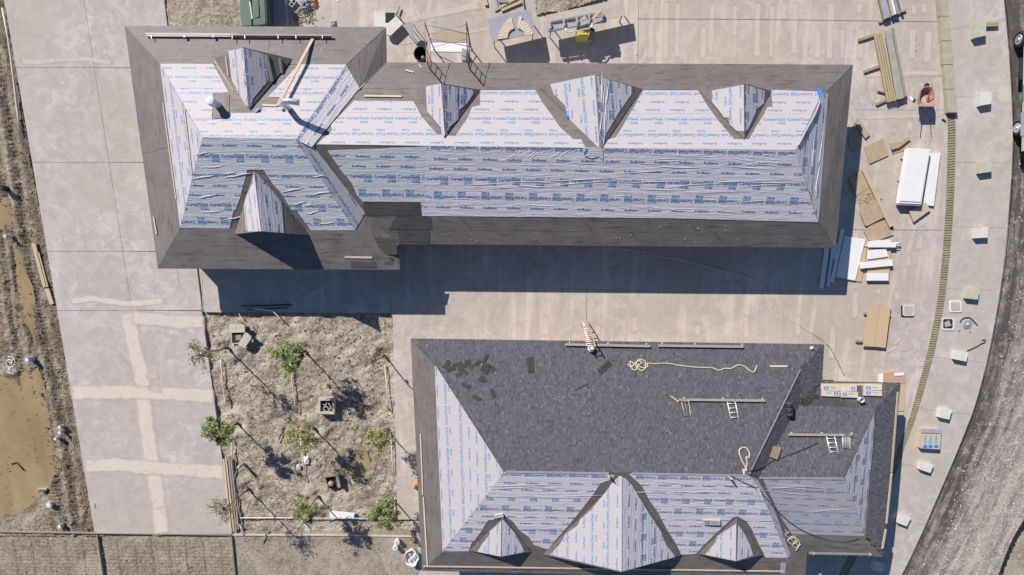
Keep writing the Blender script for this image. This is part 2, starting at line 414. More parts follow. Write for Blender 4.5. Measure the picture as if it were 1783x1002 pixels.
PUD = [[(-10, 351), (12, 351), (15, 392), (-10, 395)],
       [(20, 432), (30, 432), (44, 476), (52, 503), (56, 537), (62, 602), (56, 604), (51, 568), (27, 564), (25, 503)],
       [(-150, 668), (16, 656), (62, 646), (72, 672), (78, 704), (82, 748), (92, 792), (108, 812), (86, 828), (76, 862), (28, 900), (-150, 896)],
       [(150, 880), (156, 905), (162, 928), (130, 928), (144, 912)],
       [(610, 790), (634, 785), (640, 812), (627, 840), (612, 826)]]
PUDW = [[(P(x, y).x, P(x, y).y) for x, y in q] for q in PUD]
def terrain(name, poly, res, z0, amp, mat, tracks=0.0, fine=.03, mounds=(), ragged=0.0):
    W = [P(x, y) for x, y in poly]; pw = [(p.x, p.y) for p in W]
    x0, x1 = min(p[0] for p in pw), max(p[0] for p in pw); y0, y1 = min(p[1] for p in pw), max(p[1] for p in pw)
    nx, ny = int((x1 - x0) / res) + 2, int((y1 - y0) / res) + 2
    X, Y = np.meshgrid(x0 + np.arange(nx) * res, y0 + np.arange(ny) * res)
    Z = np.zeros(X.shape)
    for i in range(ny):
        for j in range(nx):
            v = Vector((X[i, j], Y[i, j], 0))
            Z[i, j] = noise.noise(v * .7) * amp + noise.noise(v * 2.3 + Vector((9, 3, 0))) * amp * .5 + abs(noise.noise(v * 6.1)) * fine + noise.noise(v * 13) * fine * .6
    WET = np.zeros(X.shape)
    if tracks:
        # wheel ruts running alongside the driveway
        a, b = P(0, -20), P(165, 935); d = (b - a).normalized(); nn = (-d.y, d.x)
        D = (X - a.x) * nn[0] + (Y - a.y) * nn[1]; D = -D if (P(-60, 500).x - a.x) * nn[0] + (P(-60, 500).y - a.y) * nn[1] < 0 else D
        T = (X - a.x) * d.x + (Y - a.y) * d.y
        for c, wd, dp in ((.95, .22, 1), (1.75, .28, .8), (2.5, .2, .6)):
            wob = .15 * np.sin(T * .35 + c * 3)
            q = np.exp(-((D - c - wob) / wd) ** 2)
            Z -= tracks * dp * q
            Z += tracks * .55 * dp * np.exp(-((D - c - wob - wd * 1.7) / (wd * .6)) ** 2)
            Z += q * .02 * np.sign(np.sin(T * 30))
            WET += q * .8 * dp
        WET += .9 * np.exp(-((D - .25) / .22) ** 2)
    for mx_, my_, r, h in mounds:
        m = P(mx_, my_); R = np.hypot(X - m.x, Y - m.y)
        Z += h * np.exp(-((R - r) / (.3)) ** 2) - h * .5 * np.exp(-(R / (r * .8)) ** 2)
    Z += z0
    for q in PUDW:
        ins = inpoly_np(X, Y, q).astype(float)
        for _ in range(3):
            pad = np.pad(ins, 1, mode='edge'); ins = (pad[:-2, 1:-1] + pad[2:, 1:-1] + pad[1:-1, :-2] + pad[1:-1, 2:] + ins) / 5
        Z = Z * (1 - ins) + ins * (-.165 + (Z - z0) * .45)
        if z0 < 0:
            ring = ins.copy()
            for _ in range(9):
                pad = np.pad(ring, 1, mode='edge'); ring = (pad[:-2, 1:-1] + pad[2:, 1:-1] + pad[1:-1, :-2] + pad[1:-1, 2:] + ring) / 5
            WET += np.clip(ring * 2.2, 0, 1)
    WET += np.clip((z0 - .25 * amp - Z) / max(amp, .01), 0, .8) * .8
    Z = np.minimum(Z, -.02) if z0 < 0 else np.maximum(Z, .008)
    cx, cy = (X[:-1, :-1] + res / 2), (Y[:-1, :-1] + res / 2)
    if ragged:
        rx = np.vectorize(lambda a, b: noise.noise(Vector((a * 1.3, b * 1.3, 4))))(cx, cy) * ragged
        ins = inpoly_np(cx + rx, cy + rx, pw)
    else: ins = inpoly_np(cx, cy, pw)
    idx = -np.ones(X.shape, int); I, J = np.nonzero(ins)
    use = np.zeros(X.shape, bool)
    for a, b in ((0, 0), (0, 1), (1, 0), (1, 1)): use[I + a, J + b] = True
    idx[use] = np.arange(use.sum())
    vs = np.stack([X[use], Y[use], Z[use]], 1)
    fs = np.stack([idx[I, J], idx[I, J + 1], idx[I + 1, J + 1], idx[I + 1, J]], 1)
    c = np.array([vs[:, 0].mean(), vs[:, 1].mean(), 0])
    me = bpy.data.meshes.new(name); me.from_pydata((vs - c).tolist(), [], fs.tolist()); me.materials.append(mat)
    at = me.color_attributes.new('col', 'FLOAT_COLOR', 'POINT'); wv = np.clip(WET[use], 0, 1)
    at.data.foreach_set('color', np.stack([wv, wv, wv, np.ones_like(wv)], 1).astype(np.float32).ravel())
    me.polygons.foreach_set('use_smooth', [True] * len(me.polygons))
    o = bpy.data.objects.new(name, me); C.objects.link(o); o.location = c; WL[o.name] = Vector(c)
    return o
struct(terrain('muddy_strip', [(-190, -80), (0, -80), (12, 0), (50, 283), (98, 500), (180, 935), (-190, 935)], .07, -.11, .075, M['mud'], .10, .09))
TREES = [  # base px, crown centre height, crown radius, kind
    (530, 612, 2.45, .86, 'green'), (412, 738, 2.35, .82, 'green'), (545, 746, 2.2, .78, 'olive'), (673, 748, 2.2, .70, 'olive'),
    (553, 866, 2.2, .80, 'mid'), (684, 870, 2.3, .84, 'green'), (395, 606, 3.1, .9, 'sparse'), (431, 853, 3.0, .85, 'sparse'), (668, 620, 2.8, .9, 'bare')]
struct(terrain('garden_bed_soil', [(345, 538), (696, 538), (700, 905), (740, 905), (745, 940), (398, 940)], .065, -.17, .15, M['dirt'], 0, .085, [(t[0], t[1], .62, .13) for t in TREES]))
struct(terrain('gravel_yard', [(400, 926), (770, 926), (780, 1090), (395, 1090)], .07, -.09, .03, M['base'], 0, .02))
struct(terrain('trench_soil', [(-190, 926), (404, 926), (415, 1090), (-190, 1090)], .07, -.17, .03, m_dirt('trench_soil_brown', (.27, .21, .145), (.36, .30, .22), (.46, .405, .325), .8), 0, .045))
struct(terrain('soil_patch', [(280, -60), (500, -60), (500, 60), (288, 60)], .07, -.08, .06, M['dirt'], 0, .05))
for i, q in enumerate(PUD):
    if i == 3: continue
    z = -.135
    pts = [P(x, y, z) for x, y in jag(q, 0)]
    cen = sum(pts, Vector()) / len(pts)
    pts = [p + (p - cen).normalized() * .25 for p in pts]
    o = obj('puddle', pts, [tuple(range(len(pts)))], M['water']); struct(o)
    if o.data.polygons[0].normal.z < 0: o.data.flip_normals()

# driveway slabs
dw = struct(bpy.data.objects.new('driveway', None)); C.objects.link(dw); dw.location = P(180, 500, -.12); WL['driveway'] = Vector(dw.location)
ys = [-50, 118, 283, 438, 541, 682, 815, 930]
def xl(y): return 7 + (165 - 7) * (y / 930.0) ** .985 if y > 0 else 7 + y * .17
def xm(y): return 146 + (290 - 146) * y / 930.0
def xr(y): return 352 + (405 - 352) * (y - 545) / 385.0 if y >= 541 else 286 + (352 - 286) * (y / 541.0)
for r in range(len(ys) - 1):
    for cidx, (fa, fb) in enumerate(((xl, xm), (xm, xr))):
        a, b = ys[r], ys[r + 1]; e = .3
        sa = a + e; sb = b - e
        prism('slab', [(fa(sa) + (e if cidx else 0), sa), (fb(sa) - e, sa + (.8 if cidx else 0)), (fb(sb) - e, sb), (fa(sb) + (e if cidx else 0), sb)], G(-.14), 0, .14 + random.uniform(0, .004), M['drive'], dw)
# band left/right, road edge (pixels)
BL = [(1629, -60), (1634, 0), (1641, 100), (1649, 200), (1650, 253), (1646, 376), (1635, 503), (1622, 580), (1609, 636), (1585, 722), (1570, 764), (1542, 835), (1512, 900), (1478, 968), (1450, 1020), (1425, 1060)]
BR = [(x + d, y) for (x, y), d in zip(BL, (14,)*4 + (14, 14, 13, 13, 13, 12, 12, 13, 14, 15, 15, 15))]
RE = [(1742, -60), (1748, 0), (1757, 100), (1762, 190), (1763, 260), (1757, 360), (1747, 465), (1734, 550), (1719, 626), (1699, 702), (1681, 751), (1661, 800), (1636, 858), (1601, 938), (1570, 1002), (1535, 1065)]
def sm(pts, k=4): return [(v.x, v.y) for v in catmull([(x, y, 0) for x, y in pts], k)]
BLs, BRs, REs = sm(BL), sm(BR), sm(RE)
pz = struct(prism('plaza', [(497, -60)] + BLs + [(735, 1060), (722, 905), (692, 905), (684, 553), (681, 546), (356, 544), (292, 55), (497, 55)], G(-.14), 0, .14, M['plaza']))
sw = struct(prism('sidewalk', BRs + REs[::-1], G(-.14), 0, .143, M['walk']))
# road
def ribbon(name, A, B, z, mat, n=60, rows=1, parent=None):
    A = [P(x, y, z) for x, y in A]; B = [P(x, y, z) for x, y in B]
    def rs(L, n):
        d = [0]
        for i in range(1, len(L)): d.append(d[-1] + (L[i] - L[i-1]).length)
        out = []
        for k in range(n):
            t = d[-1] * k / (n - 1); i = min(max(j for j in range(len(d)) if d[j] <= t + 1e-6), len(L) - 2)
            f = (t - d[i]) / (d[i+1] - d[i]) if d[i+1] > d[i] else 0; out.append(L[i].lerp(L[i+1], min(f, 1)))
        return out, d[-1]
    a, la = rs(A, n); b, lb = rs(B, n); vs, uv, fs = [], [], []
    for i in range(n):
        for j in range(rows + 1):
            p = a[i].lerp(b[i], j / rows); vs.append(p); uv.append((la * i / (n - 1), (p - a[i]).length))
    for i in range(n - 1):
        for j in range(rows):
            k = i * (rows + 1) + j; fs.append((k, k + 1, k + rows + 2, k + rows + 1))
    o = obj(name, vs, fs, mat, parent, uv=uv)
    if o.data.polygons[0].normal.z < 0: o.data.flip_normals()
    return o
RF = [(2100, -60), (2100, 100), (2050, 300), (1990, 500), (1910, 700), (1830, 830), (1783, 905), (1760, 945), (1738, 1002), (1712, 1065)]
struct(ribbon('road', REs, sm(RF), -.13, M['asphalt'], 70, 8))
tag(ribbon('road_edge_joint', [(x + 2, y) for x, y in REs], [(x + 3.5, y) for x, y in REs], -.124, M['black'], 60), kind='structure')
k_ = struct(ribbon('road_kerb', [(1783 + 8, 897), (1783, 905), (1760, 945), (1738, 1002), (1712, 1065)], [(1800, 903), (1790, 911), (1767, 951), (1745, 1006), (1719, 1069)], -.10, M['black'], 20))
struct(terrain('verge_soil', [(1795, 880), (1796, 905), (1768, 950), (1746, 1006), (1715, 1080), (2000, 1080), (2000, 880)], .09, -.1, .03, M['base'], 0, .03))

def stain(pts, wpx, mat, z=.004, name='cement_residue', parent=None, soft=.5):
    """irregular stain strip along a pixel polyline; edges fade (attribute)"""
    L = [Vector((x, y, 0)) for x, y in pts]; out = []
    for i in range(len(L) - 1):
        k = max(2, int((L[i+1] - L[i]).length / 9))
        out += [L[i].lerp(L[i+1], j / k) for j in range(k)]
    out.append(L[-1]); vs, col, fs = [], [], []
    for i, p in enumerate(out):
        d = (out[min(i+1, len(out)-1)] - out[max(i-1, 0)]).normalized(); n = Vector((-d.y, d.x, 0))
        wl = wpx / 2 * random.uniform(.85, 1.15); wr = wpx / 2 * random.uniform(.85, 1.15)
        e = 0 if i in (0, len(out) - 1) else 1
        for s, a in ((-wl, 0), (-wl * (1 - soft), e), (wr * (1 - soft), e), (wr, 0)):
            q = p + n * s; vs.append(P(q.x, q.y, z)); col.append(float(a))
    for i in range(len(out) - 1):
        for j in range(3): k = i * 4 + j; fs.append((k, k + 1, k + 5, k + 4))
    o = obj(name, vs, fs, mat, parent, col=col)
    if o.data.polygons[0].normal.z < 0: o.data.flip_normals()
    return o
R = random.Random(11)
for pts, wd in (([(222, 538), (230, 590), (246, 650), (250, 700), (256, 750), (264, 810), (273, 860), (284, 934)], 36), ([(226, 553), (300, 560), (360, 560)], 32), ([(120, 684), (200, 682), (250, 684), (376, 690)], 34),
                ([(142, 812), (200, 809), (266, 815), (394, 823)], 34), ([(276, 880), (282, 934)], 34), ([(118, 526), (160, 520), (222, 530), (290, 524)], 14)):
    stain(pts, wd, M['efflo'], .0095 + .0008 * R.random(), parent=dw)
for pts, wd in (([(250, 656), (282, 656)], 14), ([(255, 675), (285, 680)], 16)): stain(pts, wd, M['efflo2'], .0125, parent=dw)
stain([(30, 106), (60, 109), (110, 104), (150, 103), (200, 110)], 12, M['efflo2'], .0075, parent=dw)
zz = .004
for x0, y0, y1, wd in ((1135, 0, 108, 10), (1160, 0, 108, 9), (1180, 0, 105, 8), (1225, 40, 108, 9), (1240, 0, 100, 7), (1280, 5, 70, 7), (1320, 0, 105, 9), (1345, 5, 105, 7), (1366, 0, 40, 9), (1385, 0, 100, 9),
                       (1425, 40, 108, 9), (1447, 0, 108, 10), (1468, 45, 108, 6), (1497, 0, 30, 8), (1500, 45, 108, 10), (1590, 45, 108, 10), (1610, 0, 30, 9), (1617, 48, 115, 12), (1592, 0, 32, 7), (1520, 150, 185, 8),
                       (1556, 215, 240, 9), (1585, 205, 235, 8), (1623, 215, 250, 8), (1605, 135, 160, 8), (1573, 310, 350, 6), (1602, 400, 440, 9), (1582, 440, 470, 9), (1490, 500, 560, 9), (1530, 495, 520, 8), (1562, 500, 530, 7),
                       (1040, 560, 590, 8), (950, 545, 590, 9), (1105, 545, 585, 8), (1215, 560, 590, 8), (1300, 545, 595, 9), (1390, 545, 590, 8), (1450, 560, 630, 9)):
    zz += .0001
    stain([(x0, y0), (x0 + (y1 - y0) * -.02 * ((x0 - 965) / 300), y1)], wd * 1.5, M['efflo2'], zz, parent=pz, soft=.45)
for pts, wd in (([(660, 45), (840, 8)], 16), ([(718, 0), (735, 40)], 10), ([(700, 95), (740, 82)], 8), ([(800, 60), (860, 48)], 8), ([(1500, 130), (1640, 128)], 14), ([(1500, 205), (1640, 201)], 10), ([(1540, 270), (1560, 262)], 8)):
    zz += .0001; stain(pts, wd, M['efflo2'], zz, parent=pz)
def seam(pts, mat, wpx=1.2, par=pz, z=.012, name='joint'):
    o = ribbon(name, [(x, y - wpx/2) if abs(pts[0][0] - pts[-1][0]) > abs(pts[0][1] - pts[-1][1]) else (x - wpx/2, y) for x, y in pts],
               [(x, y + wpx/2) if abs(pts[0][0] - pts[-1][0]) > abs(pts[0][1] - pts[-1][1]) else (x + wpx/2, y) for x, y in pts], z, mat, 12, 1, par)
    return o
for pts in (([(1485, 190), (1648, 191)]), ([(1437, 637), (1606, 637)]), ([(1361, 527), (1357, 597)]), ([(700, 78), (740, 70), (860, 46)]), ([(1435, 655), (1484, 647)])):
    seam(pts, M['joint'])
for pts in (([(1021, 500), (1021, 562)]), ([(1112, 0), (1110, 110)]), ([(1333, 34), (1640, 38)]), ([(1583, 131), (1640, 132)]), ([(1486, 400), (1640, 401)]), ([(678, 470), (681, 546)]), ([(1110, 33), (1335, 34)])):
    seam(pts, M['jointd'], .8)
for pts in (([(1656, 52), (1750, 34)]), ([(1664, 168), (1700, 170)]), ([(1663, 283), (1760, 284)]), ([(1659, 395), (1750, 397)]), ([(1646, 503), (1738, 505)]), ([(1625, 622), (1716, 632)]), ([(1600, 712), (1694, 722)]), ([(1560, 805), (1650, 826)]), ([(1520, 895), (1612, 915)])):
    seam(pts, M['jointd'], .7, sw, .006)
seam([(350, 472), (354, 543)], M['joint'], 1.2, pz); seam([(308, 470), (312, 500)], M['joint'], 1.0, dw, .016)
# brick drain band: every brick its own part
bb = struct(ribbon('brick_band', BLs, BRs, -.03, M['mortar'], 60))
cl = [((a[0] + b[0]) / 2, (a[1] + b[1]) / 2, b[0] - a[0]) for a, b in zip(BLs, BRs)]
cw = [P(x, y, 0) for x, y, _ in cl]; ln = [0]
for i in range(1, len(cw)): ln.append(ln[-1] + (cw[i] - cw[i-1]).length)
bd = {}
step = .135; k = 0; t = 0.0; nb = int(ln[-1] / step)
bm_ = None
for k in range(nb):
    t = (k + .5) * step; i = max(j for j in range(len(ln) - 1) if ln[j] <= t)
    f = (t - ln[i]) / (ln[i+1] - ln[i]); p = cw[i].lerp(cw[i+1], f); d = (cw[i+1] - cw[i]).normalized()
    if p.y > P(1650, 196).y: continue
    a = math.atan2(d.y, d.x) + math.pi / 2 + R.uniform(-.015, .015)
    if bm_ is None:
        vs, fs = boxdata((0, 0, 0), .40, .105, .06)
        vs = [Vector((v.x * (.97 if v.z > 0 else 1), v.y * (.92 if v.z > 0 else 1), v.z)) for v in vs]
        bm_ = bpy.data.meshes.new('brick'); bm_.from_pydata(vs, [], fs); bm_.materials.append(M['brick'])
    o = bpy.data.objects.new('brick', bm_); C.objects.link(o); o.parent = bb
    o.location = Vector((p.x, p.y, -.062 + R.uniform(0, .008))) - WL['brick_band']; o.rotation_euler = (0, 0, a)

# ------------------------------------------------------------------ print on the underlayment
_words = {}
def word(txt):
    if txt in _words: return _words[txt]
    cu = bpy.data.curves.new('t', 'FONT'); cu.body = txt; cu.resolution_u = 1; cu.size = 1.0; cu.offset = .045 if txt != 'CertainTeed' else .032
    o = bpy.data.objects.new('t', cu); C.objects.link(o)
    bpy.context.view_layer.update()
    me = bpy.data.meshes.new_from_object(o.evaluated_get(bpy.context.evaluated_depsgraph_get()))
    bpy.data.objects.remove(o); bpy.data.curves.remove(cu)
    b = bmesh.new(); b.from_mesh(me); bmesh.ops.triangulate(b, faces=b.faces[:])
    b.verts.index_update(); seen = set(); isl = []
    for v in b.verts:
        if v.index in seen: continue
        st = [v]; comp = []; seen.add(v.index)
        while st:
            q = st.pop(); comp.append(q)
            for e in q.link_edges:
                oth = e.other_vert(q)
                if oth.index not in seen: seen.add(oth.index); st.append(oth)
        mp = {q.index: i for i, q in enumerate(comp)}
        fcs = {f for q in comp for f in q.link_faces}
        isl.append(([(q.co.x, q.co.y) for q in comp], [tuple(mp[w_.index] for w_ in f.verts) for f in fcs]))
    W = max(x for vs, _ in isl for x, y in vs); b.free()
    out = [([(x / W, y / W) for x, y in vs], fs) for vs, fs in isl]
    _words[txt] = out; return out
def lettering(sheet, poly2, o3, u, v, n, off, v0, u0, vr, flip=1):
    """poly2: clip polygon in (u,v) metres; rows at v0 + k*period"""
    dv, df, lv, lf = [], [], [], []
    us = [a for a, b in poly2]; vsx = [b for a, b in poly2]
    PER = 2.33
    def put(txt, cu_, cv_, W, inv, dstv, dstf):
        s = -1 if inv else 1
        for vs, fs in word(txt):
            mx_ = sum(a for a, b in vs) / len(vs); my_ = sum(b for a, b in vs) / len(vs)
            x = cu_ + s * (mx_ - .5) * W; y = cv_ + s * (my_ - .06) * W
            if not inpoly(x, y, poly2): continue
            k = len(dstv)
            dstv.extend((cu_ + s * (a - .5) * W, cv_ + s * (b - .06) * W) for a, b in vs); dstf.extend(tuple(i + k for i in f) for f in fs)
    k0 = int((min(vsx) - v0) / PER) - 1; k1 = int((max(vsx) - v0) / PER) + 2
    for k in range(k0, k1):
        for dy, kind in ((0, 'RR'), (.5, 'CI'), (1.39, 'CU'), (1.87, 'RR')):
            y = v0 + k * PER + dy
            if y < vr[0] or y >= vr[1]: continue
            sh = {'RR': .25 if dy == 0 else 0, 'CI': .35, 'CU': 0}[kind]
            c0 = int((min(us) - u0) / 1.19) - 1; c1 = int((max(us) - u0) / 1.19) + 2
            for c in range(c0, c1):
                x = u0 + c * 1.19 + sh
                if kind == 'RR': put('RoofRunner', x, y, .70, False, dv, df)
                else:
                    inv = kind == 'CI'; s = -1 if inv else 1
                    put('CertainTeed', x, y, 1.10, inv, dv, df)
                    put('Roofing', x + s * .35, y - s * .24, .38, inv, dv, df)
                    # pale boxes printed behind the second half of the word
                    for (a0, a1, b0, b1) in ((.10, .55, -.05, .10), (.16, .55, -.18, -.06)):
                        q = [(x + s * a0, y + s * b0), (x + s * a1, y + s * b0), (x + s * a1, y + s * b1), (x + s * a0, y + s * b1)]
                        if all(inpoly(a, b, poly2) for a, b in q):
                            kk = len(lv); lv.extend(q); lf.append((kk, kk + 1, kk + 2, kk + 3))
    def mk(nm, V, Fc, mat, oo):
        if not V: return
        o = obj(nm, [o3 + u * a + v * b + n * oo for a, b in V], Fc, mat, sheet)
        if o.data.polygons[0].normal.dot(n) < 0: o.data.flip_normals()
    br_ = sheet.data.materials[0] == M['under']  # sun-side sheets take the lightened ink copies
    mk('printed_lettering', dv, df, M['ink_p' if br_ else 'ink'], off + .004); mk('printed_colour_block', lv, lf, M['ink2_p' if br_ else 'ink2'], off + .002)
def clipband(poly3, n, v, o3, va, vb):
    b = bmesh.new(); vv = [b.verts.new(p) for p in poly3]
    for t3 in tessellate_polygon([poly3]):
        try: b.faces.new([vv[i] for i in t3])
        except ValueError: pass
    for co, no in ((o3 + v * va, -v), (o3 + v * vb, v)):
        geom = b.verts[:] + b.edges[:] + b.faces[:]
        bmesh.ops.bisect_plane(b, geom=geom, plane_co=co, plane_no=no, clear_outer=True)
    b.verts.index_update()
    vs = [q.co.copy() for q in b.verts]; fs = [tuple(q.index for q in f.verts) for f in b.faces]; b.free(); return vs, fs
def underlay(bld, poly, pl, ua, ub, mat, v0=.3, u0=0.0, off=.012, band=1.36, name='underlayment_sheet', jg=0):
    """poly px polygon on plane; ua->ub px points give the print direction"""
    n = pl[1]; A, B = hit(ua[0], ua[1], pl), hit(ub[0], ub[1], pl)
    u = (B - A); u = (u - n * u.dot(n)).normalized(); v = n.cross(u)
    if jg: poly = jag(poly, jg)
    p3 = [hit(x, y, pl) for x, y in poly]
    p2 = [((p - A).dot(u), (p - A).dot(v)) for p in p3]
    lo, hi = min(b for a, b in p2), max(b for a, b in p2)
    k0, k1 = math.floor(lo / band), math.ceil(hi / band)
    if hi - lo < band * 1.3: k0, k1, bands = 0, 1, [(lo - .01, hi + .01)]
    else: bands = [(k * band, (k + 1) * band) for k in range(k0, k1)]
    for i, (va, vb) in enumerate(bands):
        vs, fs = clipband(p3, n, v, A, va - .04, vb)
        if not fs: continue
        oo = off + .006 * (i % 2)
        left = list(fs); first = True
        while left:
            grp_ = [left.pop(0)]; used = set(grp_[0]); ch = True
            while ch:
                ch = False
                for f in left[:]:
                    if used & set(f): grp_.append(f); used |= set(f); left.remove(f); ch = True
            ids = sorted(used); mp = {a: b for b, a in enumerate(ids)}; vv = [vs[i] for i in ids]
            o = obj(name, [q + n * oo for q in vv], [tuple(mp[i] for i in f) for f in grp_], mat, bld, uv=[((q - A).dot(u), (q - A).dot(v)) for q in vv])
            if o.data.polygons[0].normal.dot(n) < 0: o.data.flip_normals()
            if first: big = o; first = False
            elif len(vv) > len(big.data.vertices): big = o
        lettering(big, p2, A, u, v, n, oo, v0, u0, (va, vb))
def strips(bld, q, n, mat, rows=2, seg=5.5, off=.006, name='membrane_strip'):
    """membrane laid in lapped strips over a skirt quad q = [outerA, outerB, innerB, innerA]"""
    L = max((q[1] - q[0]).length, (q[2] - q[3]).length)
    for r in range(rows):
        k = max(1, round(L / seg)); cuts = [0] + [min(.98, max(.02, (j + R.uniform(-.25, .25)) / k)) for j in range(1, k)] + [1]
        a, b = r / rows, (r + 1) / rows + (.03 if r < rows - 1 else 0)
        for j in range(k):
            f = lambda s, t: (q[0].lerp(q[1], s)).lerp(q[3].lerp(q[2], s), t)
            e = .002
            pts = [f(cuts[j] + e, a), f(cuts[j+1], a), f(cuts[j+1], b), f(cuts[j] + e, b)]
            o_ = off + .005 * r + .0015 * (j % 2)
            prism_v(name, [p + n * o_ for p in pts], n, .004, mat, bld, q[1] - q[0])
def shingles(bld, poly, pl, ua, ub, up=True):
    n = pl[1]; A, B = hit(ua[0], ua[1], pl), hit(ub[0], ub[1], pl)
    u = (B - A); u = (u - n * u.dot(n)).normalized(); v = n.cross(u)
    p2 = [((hit(x, y, pl) - A).dot(u), (hit(x, y, pl) - A).dot(v)) for x, y in poly]
    cen = (sum(a for a, b in p2) / len(p2), sum(b for a, b in p2) / len(p2))
    if cen[1] < 0: u = -u; v = -v; p2 = [(-a, -b) for a, b in p2]
    vs, fs, col = [], [], []
    ex = .145; y = min(b for a, b in p2); y1 = max(b for a, b in p2); x0, x1 = min(a for a, b in p2), max(a for a, b in p2)
    while y < y1:
        x = x0 - R.random() * .3
        while x < x1:
            wd = R.choice((.05, .06, .08, .10, .14, .2)); g = .003
            if inpoly(x + wd / 2, y + ex / 2, p2) and inpoly(x + .01, y + ex * .5, p2) and inpoly(x + wd - .01, y + ex * .5, p2):
                h = .007 + R.choice((0, .003, .009)); k = len(vs)
                for a, b, z in ((x + g, y - .01, h), (x + wd - g, y - .01, h), (x + wd - g, y + ex, .002), (x + g, y + ex, .002), (x + g, y - .01, 0), (x + wd - g, y - .01, 0)):
                    vs.append(A + u * a + v * b + n * z)
                s = R.choice((.85, .92, 1, 1, 1.06, 1.14)) * R.uniform(.95, 1.05) * (R.choice((.7, 1, 1, 1.5)) if wd < .1 else 1); c = (.112 * s, .111 * s, .126 * s)
                col += [c] * 6; fs += [(k, k + 1, k + 2, k + 3), (k + 4, k + 5, k + 1, k)]
            x += wd
        y += ex
    o = obj('shingle_courses', vs, fs, M['shingle'], bld, col=col); o['kind'] = 'stuff'
    return o

def roof_faces(bld, V, faces):
    for nm, idx, mk in faces:
        pts = [V[i] for i in idx]
        n = plane3(pts[0], pts[1], pts[2])[1]
        u, v = frame_uv(pts, n, pts[1] - pts[0])
        o = obj(nm, pts, [tuple(range(len(pts)))], M[mk], bld, uv=[(p.dot(u), p.dot(v)) for p in pts])
        if o.data.polygons[0].normal.z < 0: o.data.flip_normals()
ZE, ZK = 2.3, 2.72
def planarise(V, PX):
    def on(k, *t): V[k] = hit(PX[k][0], PX[k][1], plane3(*[V[i] for i in t]))
    on('R2', 'A', 'B', 'R1'); on('G', 'H', 'R1', 'R2'); on('R3', 'B', 'C', 'R2'); on('R4', 'C', 'D', 'R3'); on('F', 'G', 'R2', 'R3'); on('E', 'F', 'R3', 'R4')

# ------------------------------------------------------------------ building 1 (north)
B1 = thing('long_building', 'long building with blue lettered underlayment over its hipped roof and wider left wing', 'building', P(880, 270, 0))
zw, zm = 4.35, 4.0
V = {k: P(*p) for k, p in dict(a=(217, 45, ZE), b=(672, 48, ZE), c=(673, 109, ZE), d=(1485, 113, ZE), e=(1455, 432, ZE), f=(694, 425, ZE), g=(696, 470, ZE), h=(275, 468, ZE),
     A=(279, 112, ZK), B=(603, 113, ZK), C=(627, 155, ZK), D=(1441, 158, ZK), E=(1424, 386, ZK), F=(636, 373, ZK), G=(620, 401, ZK), H=(314, 398, ZK),
     R1=(353, 240, zw), R2=(515, 243, zw), R3=(550, 252, zm), R4=(1385, 262, zm)).items()}
V1 = V
planarise(V, dict(R2=(515, 243), G=(620, 401), R3=(550, 252), R4=(1385, 262), F=(636, 373), E=(1424, 386)))
roof_faces(B1, V, [('roof_slope', 'abBA', 'membrane'), ('roof_slope', 'haAH', 'membrane'), ('roof_slope', 'ghHG', 'membrane'), ('roof_slope', 'bcCB', 'membrane'), ('roof_slope', 'cdDC', 'membrane'),
    ('roof_slope', 'deED', 'membrane'), ('roof_slope', 'efFE', 'membrane'), ('roof_slope', 'fgGF', 'membrane'),
    ('roof_slope', ('A', 'B', 'R2', 'R1'), 'membrane'), ('roof_slope', ('H', 'A', 'R1'), 'membrane'), ('roof_slope', ('G', 'H', 'R1', 'R2'), 'membrane'), ('roof_slope', ('B', 'C', 'R3', 'R2'), 'membrane'),
    ('roof_slope', ('F', 'G', 'R2', 'R3'), 'membrane'), ('roof_slope', ('C', 'D', 'R4', 'R3'), 'membrane'), ('roof_slope', ('E', 'F', 'R3', 'R4'), 'membrane'), ('roof_slope', ('D', 'E', 'R4'), 'membrane')])
for q in ('abBA', 'haAH', 'ghHG', 'bcCB', 'cdDC', 'deED', 'efFE', 'fgGF'):
    pts = [V[i] for i in q]; strips(B1, pts, plane3(pts[0], pts[1], pts[2])[1], M['membrane'], 3 if q in ('abBA', 'ghHG') else 2)
def inset(keys, V, d):
    pts = [Vector((V[k].x, V[k].y, 0)) for k in keys]; n = len(pts); out = []
    area = sum(pts[i].x * pts[(i+1) % n].y - pts[(i+1) % n].x * pts[i].y for i in range(n)); s = 1 if area > 0 else -1
    for i in range(n):
        a, b, c = pts[i-1], pts[i], pts[(i+1) % n]
        e1, e2 = (b - a).normalized(), (c - b).normalized(); n1, n2 = Vector((-e1.y, e1.x, 0)) * s, Vector((-e2.y, e2.x, 0)) * s
        k = (n1 + n2); k = k / max(.3, k.dot(n1)); out.append(b + k * d)
    return out
def walls(bld, keys, V):
    ins = inset(keys, V, .62)
    prism_v('wall', [Vector((p.x, p.y, 2.14)) for p in ins], UP, 2.16, M['wall'], bld)
    ev = inset(keys, V, .012)
    prism_v('fascia', [Vector((p.x, p.y, ZE - .012)) for p in ev], UP, .15, M['fascia'], bld)
walls(B1, 'abcdefgh', V)
pN = plane3(V['A'], V['B'], V['R2']); pS = plane3(V['H'], V['G'], V['R2']); pW = plane3(V['A'], V['H'], V['R1']); pE1 = plane3(V['B'], V['C'], V['R2']); pE2 = plane3(V['F'], V['G'], V['R2'])
mN = plane3(V['C'], V['D'], V['R4']); mS = plane3(V['F'], V['E'], V['R4']); mE = plane3(V['D'], V['E'], V['R4'])
sN = plane3(V['a'], V['b'], V['A']); sNm = plane3(V['c'], V['d'], V['D']); sSw = plane3(V['g'], V['h'], V['H']); sWw = plane3(V['h'], V['a'], V['A'])
